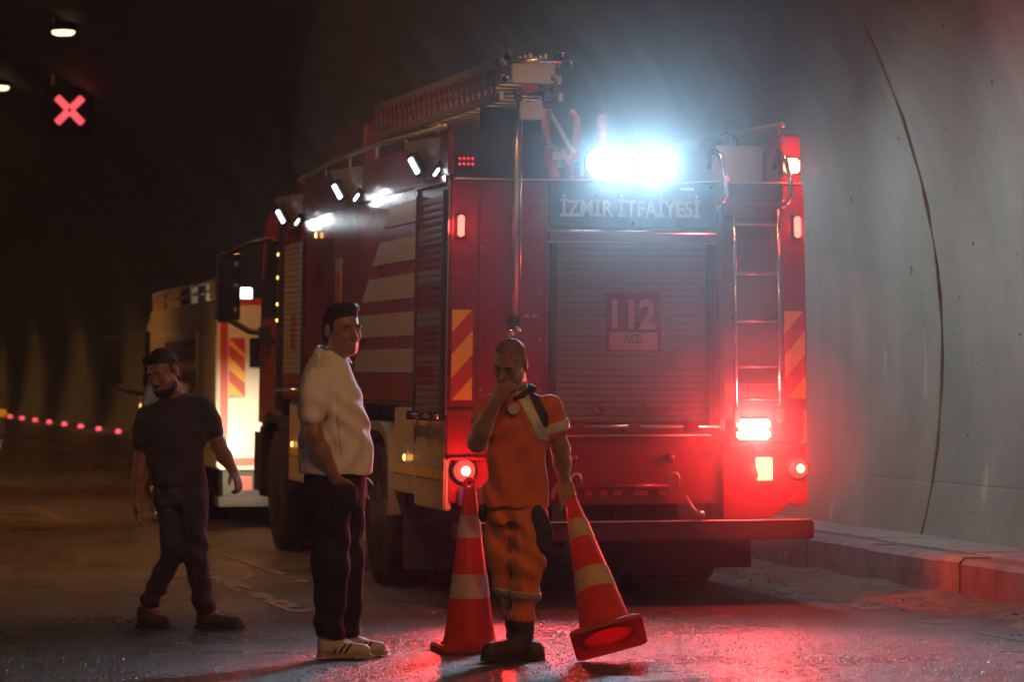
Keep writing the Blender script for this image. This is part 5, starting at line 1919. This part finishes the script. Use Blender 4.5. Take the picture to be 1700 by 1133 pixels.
# ------------------------------------------------------------------ man in the dark T-shirt, walking
def man_walking():
    H = Head((-0.100, -0.055, 1.535), yaw=-28, pitch=17, roll=-7, s=1.10)
    S = Sdf()
    H.build(S, 1.05)
    S.cap(H.p(0, 0.035, -0.05), (-0.035, 0.02, 1.36), 0.060, 0.068, 0.03)
    yw = R(14)
    S.loft([(0.84, 0.0, 0.0, 0.11, 0.08, yw), (1.0, -0.025, 0.0, 0.14, 0.10, yw), (1.2, -0.035, 0.0, 0.16, 0.105, yw), (1.32, -0.035, 0.0, 0.15, 0.08, yw), (1.38, -0.035, 0.01, 0.07, 0.06, yw)], 0.03)
    # arm swinging out on the right of the picture
    S.chain([(0.130, 0.02, 1.325), (0.222, 0.03, 1.105)], [0.056, 0.043], 0.03)
    S.chain([(0.222, 0.03, 1.105), (0.262, 0.01, 1.03), (0.318, -0.03, 0.945)], [0.043, 0.042, 0.029], 0.03)
    hand(S, (0.318, -0.03, 0.945), (0.40, -0.20, -0.85), (-0.25, -0.9, -0.1), (-0.7, 0.3, -0.5), 0.75, 0.05)
    # arm hanging on the left
    S.chain([(-0.195, -0.02, 1.275), (-0.235, -0.01, 1.0)], [0.056, 0.044], 0.03)
    S.chain([(-0.235, -0.01, 1.0), (-0.243, -0.03, 0.92), (-0.258, -0.06, 0.765)], [0.044, 0.042, 0.029], 0.03)
    hand(S, (-0.258, -0.06, 0.765), (0.05, -0.15, -0.98), (-0.1, -0.95, 0.1), (0.9, 0.0, 0.1), 0.40, 0.05)
    for pts in (((0.045, 0.02, 0.83), (0.085, -0.03, 0.46), (0.150, 0.0, 0.10)), ((-0.055, 0.0, 0.83), (-0.035, -0.02, 0.47), (-0.205, 0.08, 0.14))):
        S.chain(pts, [0.06, 0.048, 0.038], 0.012)
    S.cap((0.150, 0.0, 0.09), (0.30, -0.03, 0.04), 0.036, 0.026, 0.02)
    S.cap((-0.205, 0.08, 0.13), (-0.11, 0.06, 0.045), 0.036, 0.026, 0.02)
    body = sdf_obj('person', S, HB, M_SKIN2, None)
    body.location = (-1.985, 18.75, 0.0)
    tag(body, 'bearded man in dark T-shirt walking with head bowed and arms swinging', 'person')
    H.features(body)
    hair_cap(H, M_HAIR, body, line=0.072, thick=0.008, sidet=0.003)
    # beard
    Bd = Sdf()
    s, Rm = H.s, H.R
    Bd.ell(H.p(0, -0.040, -0.088), np.array((0.051, 0.060, 0.042)) * s, Rm, 0.0)
    Bd.ell(H.p(0, -0.082, -0.098), np.array((0.029, 0.023, 0.024)) * s, Rm, 0.01)
    for q in (-1, 1):
        Bd.ell(H.p(q * 0.042, -0.014, -0.066), np.array((0.029, 0.042, 0.042)) * s, Rm, 0.03)
    Bd.ell(H.p(0, -0.092, -0.050), np.array((0.026, 0.010, 0.008)) * s, Rm, 0.012)
    Bd.ell(H.p(0, -0.102, -0.066), np.array((0.019, 0.014, 0.006)) * s, Rm, 0.005, 's')
    Bd.wave(folds(0.0012, 170, 60, 90))
    bristle(sdf_obj('beard', Bd, 0.006, M_HAIR, body, 1), 1500, 0.008, 0.6)
    # sunglasses pushed up on the hair
    g = Sdf()
    for q in (-1, 1):
        g.ell(H.p(q * 0.034, -0.074, 0.098), np.array((0.030, 0.009, 0.020)) * s, Rm @ np.array(Matrix.Rotation(R(-40), 3, 'X')), 0.004)
        g.chain([H.p(q * 0.066, -0.065, 0.092), H.p(q * 0.089, 0.0, 0.06), H.p(q * 0.086, 0.06, 0.03)], [0.004, 0.004, 0.004], 0.003)
    g.cap(H.p(-0.012, -0.08, 0.10), H.p(0.012, -0.08, 0.10), 0.005, 0.005, 0.004)
    sdf_obj('sunglasses', g, 0.0045, M_GLASS, body, 1)
    # T-shirt
    T = Sdf()
    T.loft([(0.855, -0.008, 0.0, 0.172, 0.130, yw), (0.95, -0.018, 0.0, 0.172, 0.132, yw), (1.08, -0.030, 0.0, 0.175, 0.135, yw), (1.20, -0.035, 0.0, 0.188, 0.132, yw), (1.28, -0.035, 0.0, 0.192, 0.115, yw),
            (1.335, -0.030, 0.0, 0.165, 0.092, yw), (1.375, -0.030, 0.01, 0.095, 0.078, yw)], 0.03, power=2.25)
    T.cap((0.130, 0.02, 1.318), (0.186, 0.026, 1.20), 0.075, 0.070, 0.03)
    T.cap((-0.195, -0.02, 1.268), (-0.225, -0.012, 1.12), 0.076, 0.068, 0.03)
    T.cap((0.125, 0.02, 1.335), (-0.035, 0.015, 1.36), 0.052, 0.070, 0.04)
    T.wave(folds(0.0102, 34, 10, 22, 0.5, 0.98, 0.14))
    T.wave(folds(0.0068, -20, 16, 44, 2.0, 1.2, 0.12))
    sdf_obj('t_shirt', T, HC, M_TEE, body, 2)
    Q = Sdf()
    Q.loft([(0.74, 0.0, 0.0, 0.150, 0.115, yw), (0.82, -0.002, 0.0, 0.160, 0.122, yw), (0.90, -0.005, 0.0, 0.155, 0.118, yw)], 0.04)
    Q.chain([(0.060, 0.0, 0.80), (0.085, -0.03, 0.46), (0.148, 0.0, 0.115)], [0.104, 0.074, 0.060], 0.04)
    Q.chain([(-0.060, 0.02, 0.80), (-0.035, -0.01, 0.47), (-0.198, 0.075, 0.15)], [0.100, 0.072, 0.056], 0.03)
    Q.wave(folds(0.0102, 20, 8, 52, 0.3, 0.17, 0.10))
    Q.wave(folds(0.0085, 24, 10, 36, 1.4, 0.47, 0.12))
    Q.wave(folds(0.0085, 40, 10, 20, 2.4, 0.76, 0.10))
    Q.plane((0, 0, 0.075), (0, 0, -1))
    sdf_obj('jeans', Q, HC, M_JEAN, body, 2)
    for (heel, toe) in (((0.095, 0.02, 0.0), (0.385, -0.05, 0.0)), ((-0.270, 0.10, 0.014), (-0.065, 0.04, 0.0))):
        K = Sdf()
        shoe(K, heel, toe, h=0.07)
        so = sdf_obj('shoe', K, 0.006, M_DSNK, body, 1)
        sole('sole', (heel[0], heel[1], 0), toe, M_DSOLE, so, w=0.054)
    return body


# ------------------------------------------------------------------ road worker in orange, hand on the cone
def man_worker():
    H = Head((-0.010, -0.075, 1.585), yaw=-20, pitch=26, roll=4, s=1.07)
    S = Sdf()
    H.build(S, 1.0)
    S.cap(H.p(0, 0.035, -0.05), (0.02, 0.03, 1.42), 0.062, 0.070, 0.03)
    yw = R(4)
    S.loft([(0.76, 0.02, 0.0, 0.14, 0.10, yw), (1.0, 0.025, 0.0, 0.145, 0.105, yw), (1.25, 0.035, 0.0, 0.16, 0.11, yw), (1.37, 0.04, 0.0, 0.15, 0.08, yw), (1.43, 0.03, 0.01, 0.07, 0.06, yw)], 0.03)
    # right of picture: straight arm down on the cone
    S.chain([(0.200, 0.0, 1.355), (0.262, 0.02, 1.125)], [0.058, 0.046], 0.03)
    S.chain([(0.262, 0.02, 1.125), (0.270, 0.06, 1.05), (0.284, 0.135, 0.950)], [0.046, 0.045, 0.031], 0.03)
    hand(S, (0.284, 0.135, 0.950), (0.16, -0.62, -0.77), (-0.9, -0.1, 0.0), (0.1, 0.6, -0.75), 0.50, 0.16, size=1.10)
    # left of picture: forearm raised, hand at the mouth
    S.chain([(-0.125, -0.02, 1.355), (-0.185, -0.10, 1.165)], [0.058, 0.050], 0.03)
    S.chain([(-0.185, -0.10, 1.165), (-0.160, -0.17, 1.235), (-0.085, -0.225, 1.385)], [0.050, 0.049, 0.034], 0.03)
    hand(S, (-0.085, -0.225, 1.385), (0.55, -0.02, 0.75), (-0.3, 0.5, 0.75), (0.6, 0.75, -0.3), 0.85, 0.03, size=1.06)
    for pts in (((0.085, 0.0, 0.80), (0.075, -0.04, 0.51), (0.048, 0.012, 0.13)), ((-0.055, 0.02, 0.80), (-0.062, 0.03, 0.51), (0.034, 0.098, 0.13))):
        S.chain(pts, [0.085, 0.055, 0.042], 0.03)
    S.cap((0.048, 0.012, 0.12), (-0.05, -0.07, 0.05), 0.036, 0.022, 0.02)
    S.cap((0.034, 0.098, 0.12), (0.09, 0.025, 0.05), 0.036, 0.022, 0.02)
    body = sdf_obj('person', S, HB, M_SKIN2, None)
    body.location = (0.0, 16.8, 0.0)
    tag(body, 'road worker in orange workwear covering mouth, other hand on leaning cone', 'person')
    H.features(body)
    hair_cap(H, M_STUB, body, line=0.085, thick=0.0016, sidet=0.0012)
    # shirt
    T = Sdf()
    T.loft([(0.815, 0.018, 0.0, 0.176, 0.142, yw), (0.90, 0.020, 0.0, 0.166, 0.132, yw), (1.02, 0.022, 0.0, 0.162, 0.130, yw), (1.15, 0.028, 0.0, 0.160, 0.130, yw), (1.26, 0.036, 0.0, 0.178, 0.128, yw), (1.34, 0.040, 0.0, 0.190, 0.115, yw),
            (1.39, 0.036, 0.0, 0.150, 0.092, yw), (1.43, 0.028, 0.01, 0.090, 0.078, yw)], 0.03, power=2.25)
    T.cap((0.200, 0.0, 1.345), (0.238, 0.012, 1.235), 0.076, 0.068, 0.03)
    T.cap((-0.122, -0.02, 1.345), (-0.160, -0.065, 1.255), 0.076, 0.068, 0.03)
    T.wave(folds(0.0119, 40, 0, 18, 0.5, 0.98, 0.18))
    T.wave(folds(0.0085, 30, 10, -30, 2.0, 1.2, 0.12))
    shirt = sdf_obj('work_shirt', T, HC, M_ORSH, body, 2)

    def shell(items, name, mat, h=0.0065, d=0.004, cuts=()):
        """a strip of cloth lying on the shirt: the shirt swollen a little, cut to a slab"""
        Z = Sdf()
        Z.items = list(T.items)
        Z.wave(lambda P: np.full(len(P), -d, np.float32))
        for (pp, nn) in cuts:
            Z.plane(pp, nn)
        return sdf_obj(name, Z, h, mat, shirt, 1)
    # reflective diagonal from collar to side, dark panel beside it, sleeve band
    nd = np.array((0.90, 0.0, 0.42))
    a0 = np.array((0.055, 0, 1.36))
    shell(None, 'reflective_band', M_REFL, d=0.0045, cuts=((a0 + nd * 0.055, nd), (a0 - nd * 0.005, -nd), ((0, 0, 1.17), (0, 0, -1)), ((0, -0.02, 0), (0, 1, 0)), ((0.196, 0, 0), (1, 0, 0))))
    shell(None, 'dark_panel', M_DARKC, d=0.0045, cuts=((a0 + nd * 0.105, nd), (a0 + nd * 0.056, -nd), ((0, 0, 1.19), (0, 0, -1)), ((0, -0.02, 0), (0, 1, 0)), ((0.196, 0, 0), (1, 0, 0))))
    ns = np.array((0.30, 0.09, -0.95))
    s0 = np.array((0.238, 0.012, 1.235))
    shell(None, 'sleeve_band', M_REFL, d=0.0045, cuts=((s0 + ns * 0.018, ns), (s0 - ns * 0.040, -ns), ((0.165, 0, 0), (-1, 0, 0))))
    # badge
    lathe('badge', [(0.032, 0.0), (0.032, -0.004), (0.03, -0.006), (0.002, -0.0065)], M_REFL, shirt, n=20, axis='y', origin=(0.008, -0.148, 1.345), smooth=False)
    # dark collar / microphone cable
    Cc = Sdf()
    pts = []
    for i in range(13):
        a = math.pi * (-0.15 + 1.3 * i / 12)
        pts.append((0.024 + 0.088 * math.cos(a), 0.012 + 0.080 * math.sin(a), 1.452 + 0.014 * math.sin(a)))
    Cc.chain(pts, [0.017] * 13, 0.01)
    Cc.chain([(0.10, -0.01, 1.452), (0.06, -0.085, 1.418), (0.02, -0.10, 1.40)], [0.017, 0.015, 0.012], 0.01)
    sdf_obj('collar', Cc, 0.006, M_DARKC, shirt, 1)
    # trousers
    Q = Sdf()
    Q.loft([(0.73, 0.018, 0.0, 0.155, 0.115, yw), (0.80, 0.018, 0.0, 0.158, 0.118, yw), (0.87, 0.018, 0.0, 0.150, 0.115, yw)], 0.03)
    Q.chain([(0.088, -0.02, 0.78), (0.085, -0.055, 0.51), (0.052, 0.0, 0.20)], [0.102, 0.084, 0.070], 0.035)
    Q.chain([(-0.060, 0.03, 0.78), (-0.062, 0.035, 0.51), (0.024, 0.10, 0.20)], [0.098, 0.072, 0.062], 0.010)
    Q.plane((0, 0, 0.205), (0, 0, -1))
    Q.wave(folds(0.0136, 18, 6, 46, 0.3, 0.30, 0.12))
    Q.wave(folds(0.0119, 26, 8, 34, 1.4, 0.55, 0.10))
    Q.wave(folds(0.0102, 44, 10, 26, 2.4, 0.72, 0.10))
    trs = sdf_obj('trousers', Q, HC, M_ORTR, body, 2)
    Z = Sdf()
    Z.items = list(Q.items)
    Z.wave(lambda P: np.full(len(P), -0.004, np.float32))
    Z.plane((0, 0, 0.372), (0.1, 0, 1))
    Z.plane((0, 0, 0.330), (-0.1, 0, -1))
    sdf_obj('reflective_band', Z, 0.0065, M_REFL, trs, 1)
    # dark holster hanging at the hip
    Z = Sdf()
    Z.ell((0.150, -0.085, 0.72), (0.055, 0.045, 0.13), np.array(Matrix.Rotation(R(-12), 3, 'Y')), 0.0)
    Z.ell((0.175, -0.08, 0.62), (0.045, 0.04, 0.05), None, 0.03)
    Z.wave(folds(0.0068, 40, 10, 40))
    sdf_obj('hip_pouch', Z, 0.007, M_DARKC, body, 1)
    Z = Sdf()
    Z.ell((-0.160, -0.02, 0.785), (0.022, 0.04, 0.05), None, 0.0)
    sdf_obj('belt_pouch', Z, 0.007, M_DARKC, body, 1)
    # boots
    for (heel, toe) in (((0.105, 0.06, 0.0), (-0.155, -0.16, 0.0)), ((-0.01, 0.155, 0.0), (0.155, -0.055, 0.0))):
        K = Sdf()
        shoe(K, heel, toe, h=0.09)
        hv, tv = np.array(heel), np.array(toe)
        d = (tv - hv) / np.linalg.norm(tv - hv)
        an = hv + d * 0.075
        K.cap(an + (0, 0, 0.08), an + (0, 0, 0.215), 0.064, 0.076, 0.02)
        K.cap(an + (0, 0, 0.05) + d * 0.06, tv - d * 0.065 + (0, 0, 0.045), 0.060, 0.055, 0.03)
        K.plane((0, 0, 0.004), (0, 0, -1), 0.004)
        K.wave(folds(0.003, 20, 10, 90, 0.0, 0.15, 0.08))
        so = sdf_obj('boot', K, 0.0065, M_BOOT, body, 1)
        sole('sole', heel, toe, M_DSOLE, so, w=0.062, t=0.03)
    return body


# ------------------------------------------------------------------ firefighters in the background
def firefighter(x, y, label, src=None):
    if src is not None:
        r = src.copy()
        C.objects.link(r)
        for ch in list(src.children):
            c = ch.copy()
            C.objects.link(c)
            c.parent = r
            for gch in ch.children:
                q = gch.copy()
                C.objects.link(q)
                q.parent = c
    else:
        H = Head((0, -0.02, 1.60), yaw=30, pitch=5, s=1.0)
        S = Sdf()
        H.build(S)
        S.cap(H.p(0, 0.03, -0.05), (0, 0.02, 1.42), 0.06, 0.068, 0.03)
        S.loft([(0.85, 0, 0, 0.14, 0.10, 0), (1.15, 0, 0, 0.15, 0.10, 0), (1.34, 0, 0, 0.15, 0.09, 0), (1.43, 0, 0.01, 0.07, 0.06, 0)], 0.03)
        for q in (-1, 1):
            S.chain([(q * 0.17, 0, 1.35), (q * 0.23, 0.0, 1.10), (q * 0.235, -0.04, 0.88)], [0.055, 0.045, 0.032], 0.03)
            hand(S, (q * 0.235, -0.04, 0.88), (0, -0.1, -1), (-q * 0.2, -1, 0), (-q, 0, 0), 0.4)
            S.chain([(q * 0.08, 0, 0.85), (q * 0.085, -0.01, 0.48), (q * 0.09, 0.02, 0.1)], [0.08, 0.055, 0.04], 0.03)
            S.cap((q * 0.09, 0.02, 0.09), (q * 0.11, -0.11, 0.05), 0.036, 0.028, 0.02)
        r = sdf_obj('person', S, 0.010, M_SKIN, None)
        T = Sdf()
        T.loft([(0.74, 0, 0, 0.19, 0.14, 0), (1.0, 0, 0, 0.185, 0.14, 0), (1.25, 0, 0, 0.20, 0.14, 0), (1.38, 0, 0, 0.17, 0.11, 0), (1.46, 0, 0.01, 0.085, 0.08, 0)], 0.03)
        for q in (-1, 1):
            T.chain([(q * 0.17, 0, 1.35), (q * 0.23, 0.0, 1.10), (q * 0.235, -0.03, 0.92)], [0.075, 0.062, 0.055], 0.03)
        jk = sdf_obj('jacket', T, 0.010, M_FIRE, r, 1)
        Q = Sdf()
        for q in (-1, 1):
            Q.chain([(q * 0.08, 0, 0.85), (q * 0.085, -0.01, 0.48), (q * 0.09, 0.02, 0.12)], [0.11, 0.09, 0.085], 0.03)
        tr = sdf_obj('trousers', Q, 0.010, M_FIRE, r, 1)
        for base, par, zs in ((T, jk, (0.80, 1.12)), (Q, tr, (0.33, 0.46))):
            for zz in zs[:1] if base is Q else zs:
                Z = Sdf()
                Z.items = list(base.items)
                Z.wave(lambda P: np.full(len(P), -0.006, np.float32))
                Z.plane((0, 0, zz + 0.05), (0, 0, 1))
                Z.plane((0, 0, zz - 0.04), (0, 0, -1))
                sdf_obj('reflective_band', Z, 0.010, M_YEL, par, 0)
        K = Sdf()
        K.ell(H.p(0, 0.0, 0.06), (0.115, 0.135, 0.10), None, 0.0)
        K.cap(H.p(0, -0.02, 0.01), H.p(0, 0.04, 0.0), 0.12, 0.13, 0.02)
        K.plane(H.p(0, 0, 0.02), (0, 0, -1))
        sdf_obj('helmet', K, 0.010, M_BLACK, r, 1)
        for q in (-1, 1):
            K = Sdf()
            shoe(K, (q * 0.085, 0.08, 0), (q * 0.115, -0.18, 0), h=0.09)
            sdf_obj('boot', K, 0.009, M_BOOT, r, 1)
    r.location = (x, y, 0)
    tag(r, label, 'person')
    return r


man_polo()
man_walking()
man_worker()
ff = firefighter(-3.54, 32.2, 'firefighter in dark gear with yellow bands, mostly hidden behind the walking man')
ff2 = firefighter(-5.235, 30.6, 'dark-clothed figure only just showing at the left edge of the photo', ff)

# ================================================================== TRAFFIC CONES
M_CONE = pbr('cone_red_plastic', (0.85, 0.06, 0.025), 0.45, var=0.1, scale=6, transl=0.5)
M_CBAND = pbr('cone_white_band', (0.62, 0.58, 0.55), 0.4, var=0.12, scale=10, transl=0.25)
M_CBAND2 = pbr('cone_tan_band', (0.55, 0.40, 0.22), 0.5, var=0.15, scale=10, transl=0.2)  # duller tan tone for the bands of the tilted cone
M_CBASE = pbr('cone_base_rubber', (0.66, 0.06, 0.025), 0.6, var=0.2, scale=9, transl=0.5)


def cone(name, loc, rot, label, band, hgt=0.95):
    t = empty(name, loc)
    t.rotation_euler = rot
    tag(t, label, 'traffic cone', 'traffic cones')
    rb, rt = 0.145, 0.032

    def rad(z):
        return rb + (rt - rb) * (z - 0.035) / (hgt - 0.085)
    V, F = [], []
    n = 40
    # hollow shell with wall thickness
    prof = [(rb + 0.022, 0.036), (rb + 0.006, 0.045), (rad(0.08), 0.08), (rad(hgt - 0.06), hgt - 0.06), (rt * 0.8, hgt - 0.05), (rt * 0.62, hgt - 0.055), (rad(0.08) - 0.006, 0.075), (rb - 0.004, 0.02)]
    for (r_, z_) in prof:
        for k in range(n):
            a = 2 * math.pi * k / n
            V.append((r_ * math.cos(a), r_ * math.sin(a), z_))
    for i in range(len(prof) - 1):
        for k in range(n):
            F.append((i * n + k, i * n + (k + 1) % n, (i + 1) * n + (k + 1) % n, (i + 1) * n + k))
    mesh('cone_shell', V, F, M_CONE, t, smooth=True)
    for (f0, f1) in ((0.305, 0.445), (0.655, 0.785)):
        z0_, z1_ = f0 * hgt, f1 * hgt
        vb, fb = [], []
        for (z_) in (z0_, z1_):
            for k in range(n):
                a = 2 * math.pi * k / n
                r_ = rad(z_) + 0.0025
                vb.append((r_ * math.cos(a), r_ * math.sin(a), z_))
        for k in range(n):
            fb.append((k, (k + 1) % n, n + (k + 1) % n, n + k))
        mesh('reflective_band', vb, fb, band, t, smooth=True)
    # square base with rounded corners, raised rim and a hole under the cone
    outer, inner = [], []
    for q in range(4):
        cx, cy_ = (0.15 if q in (0, 3) else -0.15), (0.15 if q in (0, 1) else -0.15)
        for k in range(5):
            a = math.pi / 2 * q + math.pi / 2 * k / 4
            outer.append((cx + 0.045 * math.cos(a), cy_ + 0.045 * math.sin(a)))
        p0 = outer[-1]
        nx, ny_ = [(-0.15, 0.195), (-0.195, -0.15), (0.15, -0.195), (0.195, 0.15)][q]
        for k in range(1, 7):
            f = k / 7
            outer.append((p0[0] + (nx - p0[0]) * f, p0[1] + (ny_ - p0[1]) * f))
    m = len(outer)
    for (x, y_) in outer:
        a = math.atan2(y_, x)
        inner.append(((rb - 0.003) * math.cos(a), (rb - 0.003) * math.sin(a)))
    V = [(x, y_, 0.0) for x, y_ in outer] + [(x, y_, 0.022) for x, y_ in outer] + [(x * 0.93, y_ * 0.93, 0.036) for x, y_ in outer] + [(x, y_, 0.036) for x, y_ in inner] + [(x, y_, 0.006) for x, y_ in inner] + [(x * 0.9, y_ * 0.9, 0.006) for x, y_ in outer]
    F = []
    for a, b in ((0, 1), (1, 2), (2, 3), (3, 4), (4, 5), (5, 0)):
        for k in range(m):
            F.append((a * m + k, a * m + (k + 1) % m, b * m + (k + 1) % m, b * m + k))
    mesh('base', V, F, M_CBASE, t)
    # lifting ring
    V, F = [], []
    for i in range(20):
        a = 2 * math.pi * i / 20
        for k in range(8):
            b = 2 * math.pi * k / 8
            rr = 0.027 + 0.010 * math.cos(b)
            V.append((rr * math.cos(a), 0.010 * math.sin(b), hgt - 0.03 + rr * math.sin(a)))
    for i in range(20):
        for k in range(8):
            F.append((i * 8 + k, i * 8 + (k + 1) % 8, ((i + 1) % 20) * 8 + (k + 1) % 8, ((i + 1) % 20) * 8 + k))
    mesh('lifting_ring', V, F, M_CONE, t, smooth=True)
    return t


cone('traffic_cone', (-0.235, 17.35, 0.0), (0, 0, R(12)), 'upright red and white traffic cone standing behind the worker', M_CBAND)
cone('traffic_cone', (0.514, 16.51, 0.127), (R(-27), R(-15), 0), 'tilted red cone with dull bands, held by its top', M_CBAND2, 0.90)
